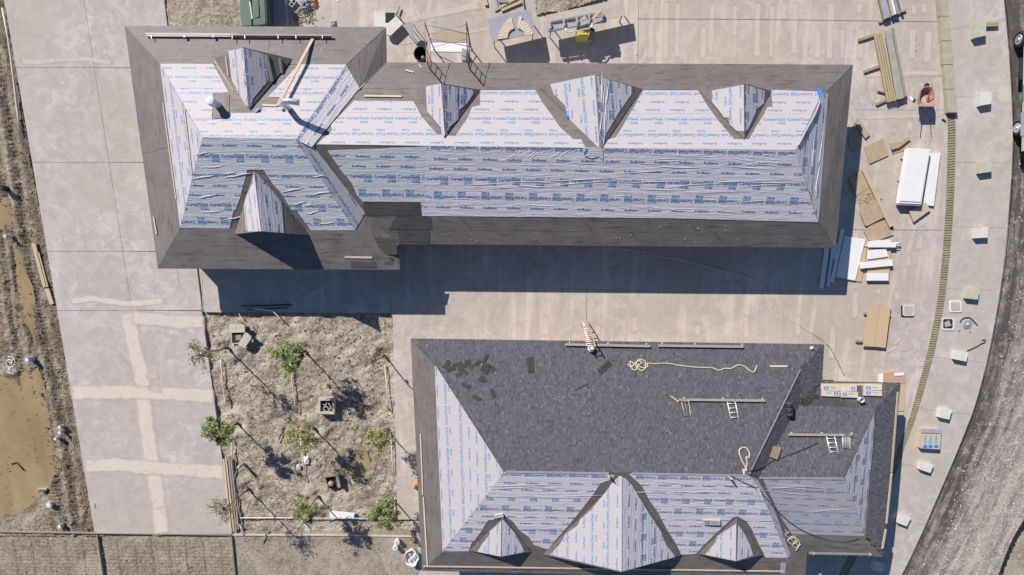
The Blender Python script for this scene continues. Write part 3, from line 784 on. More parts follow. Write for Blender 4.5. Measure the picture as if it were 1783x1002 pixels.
underlay(B1, [(279, 112), (371, 111), (398, 161), (371, 163), (369, 209), (395, 208), (395, 198), (455, 197), (458, 187), (498, 187), (498, 170), (467, 169), (516, 118), (526, 112), (603, 113), (515, 243), (353, 240)], pN, (604, 113), (279, 112), M['under'], v0=-2.1, u0=.3)
underlay(B1, [(279, 112), (353, 240), (314, 397)], pW, (279, 112), (314, 397), M['under'], v0=.2)
underlay(B1, [(314, 397), (353, 240), (515, 243), (619, 401), (541, 401), (517, 367), (508, 366), (487, 333), (476, 322), (459, 296), (431, 296), (418, 345), (411, 365), (407, 367), (400, 398)], pS, (314, 397), (619, 401), M['under_t'], v0=-.2)
underlay(B1, [(603, 114), (626, 154), (543, 257), (513, 243)], pE1, (603, 114), (515, 243), M['under_s'], v0=-1.3, off=.03, name='hip_strip')
underlay(B1, [(515, 243), (546, 255), (636, 371), (619, 400)], pE2, (515, 243), (619, 400), M['under'], v0=-1.15, off=.03, name='hip_strip')
underlay(B1, [(617, 176), (720, 177), (735, 205), (762, 235), (776, 236), (793, 238), (803, 222), (815, 205), (822, 187), (836, 184), (836, 158), (932, 157), (945, 180), (960, 200), (975, 222), (998, 243), (1012, 243), (1020, 259), (1048, 259), (1055, 245), (1072, 240), (1083, 222), (1093, 205), (1108, 180), (1120, 158), (1215, 158), (1235, 190), (1256, 217), (1278, 243), (1304, 243), (1318, 218), (1330, 200), (1336, 187), (1345, 187), (1342, 157), (1432, 160), (1385, 262), (552, 252), (578, 228), (576, 218)],
         mN, (1441, 158), (627, 155), M['under'], v0=-1.15, u0=.1)
underlay(B1, [(570, 262), (743, 255), (747, 377), (734, 375), (732, 352), (632, 351), (622, 341), (612, 318), (596, 300), (581, 278)], mS, (636, 374), (1424, 386), M['under_t'], v0=.5, off=.010)
underlay(B1, [(741, 254), (1385, 262), (1424, 387), (1160, 380), (735, 376), (740, 352)], mS, (636, 373), (1424, 386), M['under_s'], v0=.42, u0=.2, off=.024)
underlay(B1, [(1432, 162), (1444, 163), (1425, 388), (1385, 262)], mE, (1424, 386), (1441, 158), M['under_s'], v0=.25)

def dormer(bld, L, Rr, pk, bk, plL, plB, frontdir, sheets, name='dormer', tone='under'):
    """gabled dormer dying into the slope: corners on plL, back on plB, peak above the corner line"""
    a, b = hit(L[0], L[1], plL, .03), hit(Rr[0], Rr[1], plL, .03)
    back = hit(bk[0], bk[1], plB, .05)
    e = (b - a); e.z = 0; vn = e.cross(UP).normalized(); pv = (a, vn)
    d = ray(*pk); p = CAMP + d * ((a - CAMP).dot(vn) / d.dot(vn)); pz0 = p.z; p = P(pk[0], pk[1], back.z + .02 + .6 * max(0, pz0 - back.z) * (frontdir < 0))
    col = bld
    mid = (a + b) / 2
    par = None
    top = [p, a, back]; n1 = plane3(p, a, back)[1]; n2 = plane3(p, b, back)[1]
    r1 = prism_v(name + '_slope', [p, a, back], n1, .06, M['membrane'], bld, back - p)
    r2 = prism_v(name + '_slope', [p, b, back], n2, .06, M['membrane'], bld, back - p)
    # gable wall set back under the overhang
    inn = (back - p); inn.z = 0; inn = inn.normalized() * .18
    g = [a + inn + (mid - a) * .1 - UP * .12, b + inn + (mid - b) * .1 - UP * .12, p + inn - UP * .12]
    g2 = [q + inn * .5 for q in g]
    obj(name + '_gable', g + g2, [(0, 1, 2), (5, 4, 3), (0, 3, 4, 1), (1, 4, 5, 2), (2, 5, 3, 0)], M['wall'], bld)
    for side, poly, m_, v0 in sheets:
        pl = (p, n1 if side == 'L' else n2)
        bkp = back
        A = p; u = (bkp - p); n = pl[1]; u = (u - n * u.dot(n)).normalized()
        p3 = [hit(x, y, pl) for x, y in poly]
        v = n.cross(u); p2 = [((q - A).dot(u), (q - A).dot(v)) for q in p3]
        o = obj('underlayment_sheet', [q + n * .015 for q in p3], [tuple(range(len(p3)))], M[m_], bld, uv=p2)
        if o.data.polygons[0].normal.dot(n) < 0: o.data.flip_normals()
        lettering(o, p2, A, u, v, n, .015, v0, .2, (-99, 99))
    return (p, n1), (p, n2)
d1 = dormer(B1, (374, 102), (509, 103), (425, 83), (435, 191), sN, pN, 1, [('L', [(398, 89), (424, 84), (433, 187), (430, 187), (417, 165), (404, 140)], 'under', .3), ('R', [(424, 84), (462, 95), (468, 140), (440, 173), (438, 187), (433, 187)], 'under', -.5)])
d2 = dormer(B1, (722, 156), (837, 157), (772, 146), (774, 240), sNm, mN, 1, [('L', [(742, 151), (768, 146), (775, 238), (770, 236), (768, 222), (744, 194)], 'under', .2), ('R', [(773, 147), (797, 153), (798, 208), (782, 222), (777, 236), (775, 236)], 'under_s', -.4), ('R', [(799, 152), (823, 157), (824, 164), (812, 182), (799, 192)], 'under_s', -.2)])
d3 = dormer(B1, (939, 152), (1118, 155), (1037, 131), (1048, 258), sNm, mN, 1, [('L', [(958, 147), (1036, 131), (1044, 257), (1018, 250), (1003, 230), (1001, 218), (990, 206), (984, 184), (965, 165)], 'under', .25), ('R', [(1038, 132), (1099, 151), (1099, 165), (1078, 195), (1056, 232), (1050, 256), (1046, 256)], 'under_s', -.5)])
d4 = dormer(B1, (1218, 157), (1344, 158), (1296, 147), (1296, 243), sNm, mN, 1, [('L', [(1240, 158), (1295, 148), (1296, 229), (1282, 228), (1270, 216), (1269, 205), (1261, 205), (1250, 190), (1240, 178)], 'under', .3), ('R', [(1297, 148), (1331, 158), (1330, 180), (1318, 190), (1304, 222), (1297, 232)], 'under_s', -.45)])
d5 = dormer(B1, (409, 408), (541, 410), (455, 403), (442, 297), sSw, pS, -1, [('L', [(431, 404), (455, 403), (443, 300), (440, 318), (428, 345), (425, 358)], 'under', .25), ('R', [(455, 403), (494, 406), (490, 352), (462, 318), (447, 302), (443, 300)], 'under_s', -.45)])
prism('draped_sheet', [(1014, 259), (1049, 259), (1050, 279), (1042, 273), (1030, 276), (1018, 272)], mS, .05, .012, M['under_s'], B1)
# patched membrane squares with darker scuffed look on the lower left eave
for q in ([(632, 353), (732, 353), (734, 376), (636, 376)], [(690, 377), (752, 378), (753, 400), (676, 400)], [(692, 401), (748, 401), (748, 423), (696, 422)], [(545, 404), (640, 404), (641, 445), (546, 444)], [(644, 414), (690, 415), (692, 444), (646, 444)], [(610, 448), (655, 448), (655, 467), (611, 467)], [(668, 448), (684, 448), (684, 462), (670, 462)]):
    yc = sum(y for x, y in q) / 4; pl = mS if (yc < 374) else (plane3(V['e'], V['f'], V['F']) if q[0][0] > 660 and yc < 425 else sSw)
    prism('membrane_patch', q, pl, .024, .004, M['patch'] if 'patch' in M else M.setdefault('patch', m_membrane('scuffed_membrane', (.072, .064, .061))), B1, V['g'] - V['h'])
# roof vents of the wing
vb = hit(380, 184, pN); lathe('vent_pipe', vb, [(.17, 0), (.17, .62), (.22, .62), (.22, .74), (.16, .82), (.05, .85)], M['white'], B1, 18)
g0 = hit(504, 190, pN); gp = [g0, g0 + Vector((0, 0, .75)), g0 + Vector((.06, .03, 1.0)), g0 + Vector((.3, .05, 1.15)), g0 + Vector((.85, 0, 1.1))]
tube('gooseneck_vent', catmull(gp, 4), .14, M['steel'], B1, 12)
prism('vent_flashing', [(372, 165), (399, 165), (399, 205), (372, 206)], pN, .02, .004, M['membrane'], B1)

# ------------------------------------------------------------------ building 2 (south)
B2 = thing('shingled_building', 'lower building with dark shingles on its upper slope and a small wing at right', 'building', P(1090, 800, 0))
zr, z2 = 4.4, 4.1
V = {k: P(*p) for k, p in dict(a=(715, 590, ZE), b=(1435, 600, ZE), c=(1431, 664, ZE), d=(1568, 667, ZE), e=(1537, 970, ZE), f=(1405, 963, ZE), g=(1402, 1010, ZE), h=(735, 994, ZE),
     A=(757, 637, ZK), B=(1395, 642, ZK), C=(1390, 706, ZK), D=(1527, 712, ZK), E=(1506, 935, ZK), F=(1378, 931, ZK), G=(1372, 971, ZK), H=(771, 961, ZK),
     R1=(878, 822, zr), R2=(1303, 828, zr), R3=(1321, 832, z2), R4=(1470, 833, z2)).items()}
V2 = V
V['A'] = hit(757, 637, plane3(V['a'], V['b'], V['B']))
planarise(V, dict(R2=(1303, 828), G=(1372, 971), R3=(1321, 832), R4=(1470, 833), F=(1378, 931), E=(1506, 935)))
roof_faces(B2, V, [('roof_slope', 'abBA', 'shbase'), ('roof_slope', 'haAH', 'membrane'), ('roof_slope', 'ghHG', 'membrane'), ('roof_slope', 'bcCB', 'shbase'), ('roof_slope', 'cdDC', 'shbase'),
    ('roof_slope', 'deED', 'shbase'), ('roof_slope', 'efFE', 'membrane'), ('roof_slope', 'fgGF', 'membrane'),
    ('roof_slope', ('A', 'B', 'R2', 'R1'), 'shbase'), ('roof_slope', ('H', 'A', 'R1'), 'membrane'), ('roof_slope', ('G', 'H', 'R1', 'R2'), 'membrane'), ('roof_slope', ('B', 'C', 'R3', 'R2'), 'shbase'),
    ('roof_slope', ('F', 'G', 'R2', 'R3'), 'membrane'), ('roof_slope', ('C', 'D', 'R4', 'R3'), 'shbase'), ('roof_slope', ('E', 'F', 'R3', 'R4'), 'membrane'), ('roof_slope', ('D', 'E', 'R4'), 'membrane')])
for q in ('haAH', 'ghHG', 'efFE', 'fgGF'):
    pts = [V[i] for i in q]; strips(B2, pts, plane3(pts[0], pts[1], pts[2])[1], M['membrane'], 2)
walls(B2, 'abcdefgh', V)
def px(*k): return [PX2[i] for i in k]
PX2 = dict(a=(715, 590), b=(1435, 600), c=(1431, 664), d=(1568, 667), e=(1537, 970), f=(1405, 963), g=(1402, 1010), h=(735, 994), A=(757, 637), B=(1395, 642), C=(1390, 706), D=(1527, 712), E=(1506, 935), F=(1378, 931), G=(1372, 971), H=(771, 961), R1=(878, 822), R2=(1303, 828), R3=(1321, 832), R4=(1470, 833))
qN = plane3(V['A'], V['B'], V['R2']); qNs = plane3(V['a'], V['b'], V['B']); qW = plane3(V['A'], V['H'], V['R1']); qWs = plane3(V['a'], V['h'], V['H'])
qS = plane3(V['H'], V['G'], V['R1']); qSs = plane3(V['h'], V['g'], V['H']); qE1 = plane3(V['B'], V['C'], V['R2']); qE1s = plane3(V['b'], V['c'], V['B'])
qE2 = plane3(V['F'], V['G'], V['R2']); xN = plane3(V['C'], V['D'], V['R4']); xNs = plane3(V['c'], V['d'], V['D']); xS = plane3(V['F'], V['E'], V['R4']); xSs = plane3(V['f'], V['e'], V['E'])
xE = plane3(V['D'], V['E'], V['R4']); xEs = plane3(V['d'], V['e'], V['D']); qE2s = plane3(V['f'], V['g'], V['G'])
shingles(B2, [(715, 590), (1435, 600), (1391, 647), (761, 643)], qNs, (715, 590), (1435, 600)); shingles(B2, px('A', 'B', 'R2', 'R1'), qN, PX2['A'], PX2['B'])
shingles(B2, px('b', 'c', 'C', 'B'), qE1s, PX2['b'], PX2['c']); shingles(B2, px('B', 'C', 'R3', 'R2'), qE1, PX2['B'], PX2['C'])
shingles(B2, px('c', 'd', 'D', 'C'), xNs, PX2['c'], PX2['d']); shingles(B2, px('C', 'D', 'R4', 'R3'), xN, PX2['C'], PX2['D']); shingles(B2, px('d', 'e', 'E', 'D'), xEs, PX2['d'], PX2['e'])
underlay(B2, [(757, 637), (761, 640), (876, 820), (876, 825), (771, 962)], qW, (757, 637), (771, 961), M['under'], v0=.1)
underlay(B2, [(771, 960), (878, 822), (1055, 825), (1070, 828), (1064, 835), (1045, 842), (1035, 858), (1012, 888), (990, 915), (968, 940), (954, 957), (930, 949), (921, 935), (906, 925), (893, 908), (884, 902), (878, 897), (868, 897), (860, 905), (850, 906), (838, 925), (827, 940), (822, 944), (816, 960)], qS, (771, 961), (1372, 971), M['under_s'], v0=.35, off=.012)
underlay(B2, [(1095, 825), (1303, 828), (1322, 850), (1372, 971), (1333, 971), (1320, 945), (1308, 920), (1300, 908), (1284, 899), (1275, 902), (1262, 915), (1245, 930), (1225, 950), (1212, 964), (1186, 966), (1176, 945), (1160, 920), (1146, 893), (1130, 870), (1120, 850), (1113, 842)], qS, (771, 961), (1372, 971), M['under_s'], v0=.35, off=.016)
underlay(B2, [(1303, 829), (1319, 836), (1345, 880), (1376, 966), (1372, 971), (1340, 905)], qE2, (1303, 829), (1372, 971), M['under'], v0=-.85, off=.03, name='hip_strip')
underlay(B2, [(1327, 832), (1470, 833), (1506, 934), (1379, 930), (1362, 905), (1345, 870)], xS, (1378, 931), (1506, 935), M['under'], v0=.35)
underlay(B2, [(1470, 833), (1523, 718), (1522, 745), (1506, 934)], xE, (1506, 935), (1527, 712), M['under_s'], v0=.2)
board('ridge_fold', (880, 822), (1060, 825), .13, .012, qS, M['under'], .03, B2); board('ridge_fold', (1100, 825), (1300, 829), .13, .012, qS, M['under'], .03, B2)
board('ridge_fold', (1322, 833), (1468, 834), .13, .012, xS, M['under'], .03, B2); board('hip_fold', (1305, 826), (1394, 644), .09, .012, qE1, M['under'], .03, B2)
e1 = dormer(B2, (945, 966), (1187, 967), (1083, 997), (1085, 828), qSs, qS, -1, [('L', [(958, 966), (1083, 995), (1083, 830), (1072, 828), (1060, 850), (1030, 887), (1010, 905), (1006, 915), (985, 930), (975, 948)], 'under', .3), ('R', [(1084, 995), (1176, 970), (1160, 950), (1150, 925), (1130, 895), (1112, 865), (1100, 845), (1088, 832), (1084, 832)], 'under_s', -.4)])
e2 = dormer(B2, (818, 959), (925, 961), (873, 970), (876, 901), qSs, qS, -1, [('L', [(831, 961), (872, 969), (873, 907), (866, 914), (853, 925), (853, 931), (840, 947)], 'under', .3), ('R', [(874, 969), (914, 961), (902, 940), (896, 928), (885, 916), (877, 906), (874, 906)], 'under_s', -.4)])
e3 = dormer(B2, (1215, 965), (1327, 967), (1282, 978), (1283, 902), qSs, qS, -1, [('L', [(1228, 966), (1281, 977), (1282, 912), (1262, 925), (1249, 934), (1246, 944)], 'under', .3), ('R', [(1283, 977), (1311, 967), (1305, 948), (1296, 930), (1285, 914)], 'under_s', -.4)])
prism('flashing_patch', [(1359, 980), (1369, 980), (1368, 1000), (1359, 1000)], qSs, .03, .004, M['steelg'], B2)

# ------------------------------------------------------------------ things resting on the roofs
def one(o, label, cat, group=None): return tag(o, label, cat, group)
def roofplank(a, b, pl, label, brackets, group='roof jack planks', wd=.13):
    A, B = hit(a[0], a[1], pl, .1), hit(b[0], b[1], pl, .1)
    t = thing('roof_jack_plank', label, 'plank', hit((a[0]+b[0])/2, (a[1]+b[1])/2, pl), group)
    board('plank', a, b, wd, .04, pl, M['woodg'], .10, t)
    for f in brackets:
        q = (a[0] + (b[0]-a[0])*f, a[1] + (b[1]-a[1])*f); up = pl[1]; s = 1
        c = hit(q[0], q[1], pl); d = (B - A).normalized(); v = up.cross(d)
        pts = [c - v*.14 + up*.02, c + v*.14 + up*.02, c + v*.10 + up*.20, c - v*.02 + up*.12]
        tube('bracket', pts, .02, M['alu'], t, 6)
    return t
roofplank((984, 600), (1132, 603), qNs, 'weathered plank on jacks along the shingled eave beside the orange ladder', (.05, .5, .95))
roofplank((1146, 602), (1295, 604), qNs, 'weathered plank on jacks on the shingled eave, right of the plank with the ladder', (.04, .42, .97))
roofplank((1182, 696), (1333, 698), qN, 'weathered plank on jacks in the middle of the shingled slope', (.05, .5, .95))
roofplank((1373, 757), (1484, 758), xN, 'weathered plank on jacks on the small shingled wing beside the ladder', (.03, .5, .97))
roofplank((1409, 964), (1518, 966), xSs, 'weathered plank on jacks along the lower eave of the small wing', (.05, .95))
t = thing('long_edge_plank', 'very long double plank with pale straps along the upper eave of the left wing', 'plank', hit(415, 60, sN))
board('plank', (253, 59), (412, 60), .09, .05, sN, M['woodp'], .08, t); board('plank', (400, 60.5), (578, 61.5), .08, .05, sN, M['woodg'], .13, t); board('rail', (255, 62.5), (576, 64), .05, .07, sN, M['steelg'], .04, t)
for x in (263, 404, 426, 484, 515, 561): board('strap', (x, 61), (x + .3, 67.5), .035, .012, sN, M['white'], .20 if x > 402 else .15, t)
for x in (321, 371): board('strap_clip', (x, 61.5), (x, 65), .11, .03, sN, M['blue'], .14, t)
BO = [((545, 66), (483, 184), .14, .05, pN, 'wood', .25, 'long pale board lying diagonally down the left wing roof from the eave plank', 'board'),
      ((457, 183), (482, 184), .10, .04, pN, 'woodp', .02, 'short pale board lying crosswise at the foot of the diagonal board', 'board'),
      ((464, 95), (474, 142), .13, .05, d1[1], 'woodg', .02, 'board beside the underlayment on the right slope of the upper left dormer', 'board'),
      ((487, 101), (491, 127), .11, .05, d1[1], 'woodg', .02, 'short outer board on the dark right slope of the upper left dormer', 'board'),
      ((393, 99), (397, 132), .06, .03, d1[0], 'woodp', .02, 'thin pale batten on the left slope of the upper left dormer', 'batten'),
      ((372, 104), (406, 158), .035, .02, pN, 'woodp', .03, 'very thin strip along the left valley of the upper left dormer', 'batten'),
      ((283, 179), (306, 347), .07, .03, pW, 'woodp', .03, 'long thin batten along the edge of the left hip slope', 'batten'),
      ((321, 190), (334, 305), .07, .03, pW, 'wood', .03, 'long thin batten in the middle of the lettered left hip slope', 'batten'),
      ((267, 378), (272, 408), .08, .04, sWw, 'woodp', .02, 'short pale batten on the dark felt at the far left eave', 'batten'),
      ((425, 357), (429, 402), .06, .03, d5[0], 'woodp', .02, 'thin batten on the left slope of the lower left dormer', 'batten'),
      ((634, 167), (699, 168), .09, .03, mN, 'woodp', .03, 'pale batten on the felt between the wing valley and the first small dormer', 'batten'),
      ((706, 122), (720, 126), .07, .03, sNm, 'woodp', .02, 'short pale offcut on the felt left of the scaffold shadow', 'offcut'),
      ((729, 112), (734, 118), .05, .03, sNm, 'woodp', .02, 'tiny pale offcut at the eave left of the scaffold', 'offcut'),
      ((600, 448), (648, 449), .10, .04, sSw, 'woodp', .03, 'pale batten on the scuffed felt at the bottom corner of the left wing', 'batten'),
      ((1341, 638), (1371, 638), .10, .04, qN, 'woodp', .03, 'short pale board near the upper right corner of the shingled slope', 'board'),
      ((732, 756), (736, 862), .07, .03, qWs, 'woodp', .03, 'upper pale batten along the left eave of the shingled building', 'batten'),
      ((737, 866), (744, 986), .08, .03, qWs, 'woodp', .03, 'lower pale batten along the left eave of the shingled building', 'batten'),
      ((1564, 683), (1553, 822), .11, .04, xEs, 'wood', .04, 'upper plank along the right eave of the small wing', 'plank'),
      ((1553, 824), (1544, 912), .11, .04, xEs, 'woodp', .05, 'middle plank along the right eave of the small wing', 'plank'),
      ((1543, 922), (1537, 956), .12, .04, xEs, 'woodp', .09, 'short bottom plank at the right eave of the small wing', 'plank'),
      ((737, 987), (1365, 996), .09, .04, qSs, 'woodp', .04, 'very long thin plank along the bottom eave under the three dormers', 'plank'),
      ((1430, 670), (1536, 670), .12, .04, xNs, 'wood', .02, 'plank behind the shingle bundles on the small wing eave', 'plank')]
for a, b, wd, t_, pl, mk, off, lab, cat in BO:
    one(board('wooden_' + cat, a, b, wd, t_, pl, M[mk], off), lab, cat)
tube('valley_rod', [hit(672, 110, pE1, .05), hit(625, 156, pE1, .05)], .025, M['pipe'], B1)
# roof ladders
def ladder(name, label, A, B, wdir, wd, nr, mat, rr=.028, group=None, rungs=None):
    t = thing(name, label, 'ladder', A, group); s = wdir.normalized() * wd / 2
    for k in (-1, 1): tube('rail', [A + s * k, B + s * k], rr, mat, t, 6)
    for i in range(nr):
        f = (i + .5) / nr; q = A.lerp(B, f); tube('rung', [q - s, q + s], rr * .7, rungs or mat, t, 6)
    return t
A, B = hit(1273, 699, qN, .08), hit(1280, 731, qN, .08); ladder('roof_ladder', 'short aluminium ladder hanging below the middle plank on the shingles', A, B, Vector((1, .03, 0)), .42, 4, M['alu'], .03)
A, B = hit(1446, 760, xN, .08), hit(1453, 791, xN, .08); ladder('roof_ladder', 'short aluminium ladder hanging below the plank on the small wing', A, B, Vector((1, 0, 0)), .44, 4, M['alu'], .03)
A, B = P(1018, 562, .05), P(1030, 604, 3.25); ladder('extension_ladder', 'orange fibreglass extension ladder leaning on the upper eave of the shingled building', A, B, Vector((1, 0, 0)), .43, 13, M['orange'], .035, rungs=M['alu'])
one(lathe('plastic_bag', hit(1029, 607, qNs, .05), [(.12, 0), (.2, .1), (.17, .25), (.06, .33)], M['white'], seg=9), 'white plastic bag tied to the top of the orange ladder', 'bag')
# seat-like roof brackets
for (x, y, pl, lab, mk, sc) in ((1193, 711, qN, 'thin wire frame rack hanging from the left end of the middle plank', 'woodp', 1.0), (1473, 771, xN, 'dark shingle holder with pale frame at the right end of the small wing plank', 'woodp', .9)):
    c = hit(x, y, pl, .06); t = thing('roof_rack', lab, 'rack', c); n = pl[1]; u = Vector((1, 0, 0)); u = (u - n * u.dot(n)).normalized(); v = n.cross(u)
    u2 = (u * .96 - v * .0).normalized(); q = [c - u*.2*sc + v*.42*sc, c + u*.18*sc + v*.40*sc, c + u*.30*sc - v*.38*sc, c - u*.02*sc - v*.42*sc]
    if x > 1400: q = [c - u*.18 + v*.36, c + u*.24 + v*.36, c + u*.20 - v*.34, c - u*.2 - v*.26]
    tube('frame', q + [q[0]], .022, M[mk], t, 6)
    if x > 1400:
        for k in range(4): f = (k + .5) / 4; tube('slat', [q[0].lerp(q[1], f), q[3].lerp(q[2], f)], .035, M['steelg'], t, 6)
        prism_v('pad', [q[0].lerp(q[2], .05), q[1].lerp(q[3], .05), q[2].lerp(q[0], .05), q[3].lerp(q[1], .05)], n, .04, M['dark'], t)
    else:
        tube('brace', [q[0].lerp(q[1], .5), q[3].lerp(q[2], .5)], .012, M['steelg'], t, 6)
    board('cross_bar', (x - 9, y - 14), (x + 8, y - 13), .09, .04, pl, M[mk], .1, t)
one(board('rope_tail', (1168, 690), (1182, 700), .06, .04, qN, M['rope'], .05), 'short pale rope tail at the left end of the middle roof plank', 'rope')
def curve_rope(name, pts, pl, r, mat, label, cat, off=.03, k=5):
    q = catmull([hit(x, y, pl, off) for x, y in pts], k)
    return one(tube(name, q, r, mat, None, 6), label, cat)
curve_rope('rope', [(1093, 634), (1099, 640), (1104, 634), (1097, 630), (1102, 644), (1109, 643), (1106, 634), (1112, 629), (1118, 632), (1110, 638), (1116, 646), (1124, 641), (1123, 630), (1115, 626), (1108, 632), (1116, 640), (1128, 639), (1127, 633), (1140, 634), (1160, 633), (1185, 637), (1212, 640), (1240, 641), (1251, 645), (1262, 642), (1273, 642), (1286, 636), (1297, 639), (1306, 646), (1313, 648), (1318, 637)], qN, .035, M['rope'], 'long pale rope stretched across the upper shingles with a tangled coil at its left end', 'rope')
curve_rope('rope', [(1296, 829), (1294, 818), (1300, 820), (1297, 812), (1290, 798), (1287, 786), (1292, 780), (1300, 781), (1305, 790), (1303, 798), (1299, 796), (1301, 808), (1297, 820), (1295, 828)], qN, .035, M['rope'], 'pale rope in a heart shaped loop hanging at the ridge corner', 'rope')
curve_rope('rope', [(1352, 890), (1349, 897), (1354, 900), (1357, 893), (1352, 889), (1358, 906), (1364, 912), (1357, 916), (1358, 906), (1367, 905), (1362, 915), (1368, 924), (1374, 928), (1366, 930), (1374, 936), (1384, 934), (1388, 944), (1378, 948), (1372, 941), (1382, 936), (1392, 944), (1388, 954), (1380, 950), (1386, 940), (1376, 938), (1390, 951), (1385, 959), (1394, 948)], qE2s, .03, M['rope'], 'tangled brown and pale rope heaped at the lower valley beside the small wing', 'rope', .06)
def multi_cable(segs, r, mat, label, name='cable'):
    pts = []
    for pl, ps, off in segs: pts += [hit(x, y, pl, off) for x, y in ps]
    return one(tube(name, catmull(pts, 5), r, mat, None, 6), label, 'cable')
multi_cable([(qS, [(1272, 828), (1290, 838), (1308, 846)], .06), (qE2, [(1325, 858), (1345, 880)], .08), (xS, [(1370, 905), (1400, 925)], .08), (xSs, [(1440, 940), (1470, 944), (1495, 938)], .08)], .018, M['cable'], 'thin dark cable trailing over the ridge and across the small wing underlayment')
multi_cable([(qE1, [(1304, 820), (1318, 816)], .06), (xN, [(1345, 803), (1385, 788), (1425, 771)], .06)], .018, M['cable'], 'dark cord crossing the shingles of the small wing from the ridge to its plank')
multi_cable([(G(), [(1085, 433), (1110, 437), (1128, 440), (1150, 447), (1180, 450), (1205, 458), (1232, 465), (1258, 472), (1290, 480), (1318, 490), (1330, 503), (1335, 518), (1342, 532), (1365, 550), (1392, 567), (1428, 592), (1450, 606), (1462, 622), (1466, 636), (1480, 655)], .015)], .022, M['pipe'], 'pale extension cord winding over the shaded concrete between the two buildings', 'outdoor_cord')
multi_cable([(G(), [(1395, 570), (1440, 600), (1463, 640), (1471, 655)], .012)], .016, M['cable'], 'second thin darker cord on the concrete near the upper right corner of the shingled roof')
# shingle bundles
def bundle(poly, pl, label, off=.02, t=.1, marks=((.25, 'blue'), (.62, 'teal')), group='shingle bundles on the small wing'):
    c = [hit(x, y, pl, off + t) for x, y in poly]; mid = sum(c, Vector()) / 4
    th_ = thing('shingle_bundle', label, 'shingle bundle', mid - pl[1] * t, group)
    prism('wrapper', poly, pl, off, t, M['wrap'], th_)
    n = pl[1]
    f = lambda s, r: c[0].lerp(c[1], s).lerp(c[3].lerp(c[2], s), r) + n * .005
    for s, mk in marks:
        wd = .24 if mk == 'blue' else .36
        a = [f(s - wd/2, .2), f(s + wd/2, .2), f(s + wd/2, .8), f(s - wd/2, .8)] if mk == 'blue' else [f(s - wd/2, .15), f(s + wd/2, .35), f(s + wd/2, .6), f(s - wd/2, .42)]
        prism_v('printed_logo' if mk == 'blue' else 'printed_stripe', a, n, .002, M[mk], th_)
        if mk == 'blue':
            m = f(s, .5) + n * .003; u = (c[1] - c[0]).normalized(); v = n.cross(u)
            obj('printed_emblem', [m + u*.045 - v*.03, m - u*.045 - v*.03, m + v*.05], [(0, 1, 2)], M['white'], th_)
    return th_
bundle([(1430, 671), (1462, 672), (1462, 681), (1431, 681)], xNs, 'shingle bundle, upper of the two at the left end of the row', .02)
bundle([(1431, 681), (1462, 682), (1462, 691), (1431, 690)], xNs, 'shingle bundle, lower of the two at the left end of the row', .02, marks=((.8, 'blue'), (.4, 'teal')))
bundle([(1463, 672), (1492, 672), (1492, 682), (1463, 682)], xNs, 'shingle bundle, upper of the middle pair behind the round bucket', .02, marks=((.78, 'blue'),))
bundle([(1464, 682), (1494, 683), (1494, 693), (1465, 692)], xNs, 'shingle bundle, lower of the middle pair, touching the round bucket', .04, marks=((.22, 'blue'), (.62, 'teal')))
bundle([(1504, 671), (1536, 672), (1536, 680), (1504, 680)], xNs, 'shingle bundle, upper of the two at the right end of the row', .02)
bundle([(1504, 680), (1536, 681), (1536, 690), (1504, 689)], xNs, 'shingle bundle, lower of the two at the right end of the row', .02)
bundle([(1224, 906), (1254, 907), (1254, 915), (1225, 914)], qS, 'single wrapped shingle bundle on the underlayment above the right small dormer', .03, .1, marks=((.25, 'blue'), (.65, 'teal')), group='loose single bundles')
t = thing('bucket', 'pale round bucket on the shingles below the middle bundles', 'bucket', hit(1495, 696, xN))
q0 = hit(1495, 695, xN); lathe('body', q0, [(.12, 0), (.15, .32), (.15, .34), (.125, .34), (.11, .1), (.02, .08)], M['pvc'], t, 16)
tube('handle', [q0 + Vector((-.15, 0, .3)), q0 + Vector((-.1, -.1, .27)), q0 + Vector((.1, -.1, .27)), q0 + Vector((.15, 0, .3))], .008, M['steel'], t, 5)
t = thing('ridge_vent_roll', 'black ribbed roll of roofing lying in the valley of the small wing', 'roll', hit(1376, 713, qE1))
for k in range(5): lathe('rib', hit(1374 + k * .3, 703 + k * 4.6, qE1, .12), [(.16, -.07), (.18, 0), (.16, .07)], M['black' if k % 2 else 'shbase'], t, 12, axis=(0, 1, 0))
one(prism('cardboard_box', [(1347, 777), (1361, 780), (1354, 801), (1341, 796)], xN, .0, .16, plain('brown_box', (.22, .17, .12), .8, .08)), 'brown box standing on the shingles where the small wing meets the main roof', 'box')
def bottle(x, y, pl, label):
    q = hit(x, y, pl); t = thing('marker_bottle', label, 'bottle', q)
    lathe('body', q, [(.06, 0), (.07, .05), (.07, .22), (.03, .28)], M['red'], t, 10); lathe('cap', q + UP * .28, [(.035, 0), (.035, .08)], M['white'], t, 8)
bottle(1059, 828, qN, 'red bottle with white cap on the ridge left of the big dormer'); bottle(1270, 831, qN, 'red bottle with white cap on the ridge near the looped rope')
one(lathe('vent_cap', hit(1412, 606, qNs), [(.07, 0), (.07, .12), (.1, .12), (.03, .18)], M['white'], seg=10), 'small white cap at the top right corner of the shingled roof', 'cap')
one(prism('vent_cap', [(862, 897), (876, 895), (877, 901), (864, 903)], qS, .03, .05, M['alu']), 'shiny metal cap at the top of the left small dormer', 'cap')
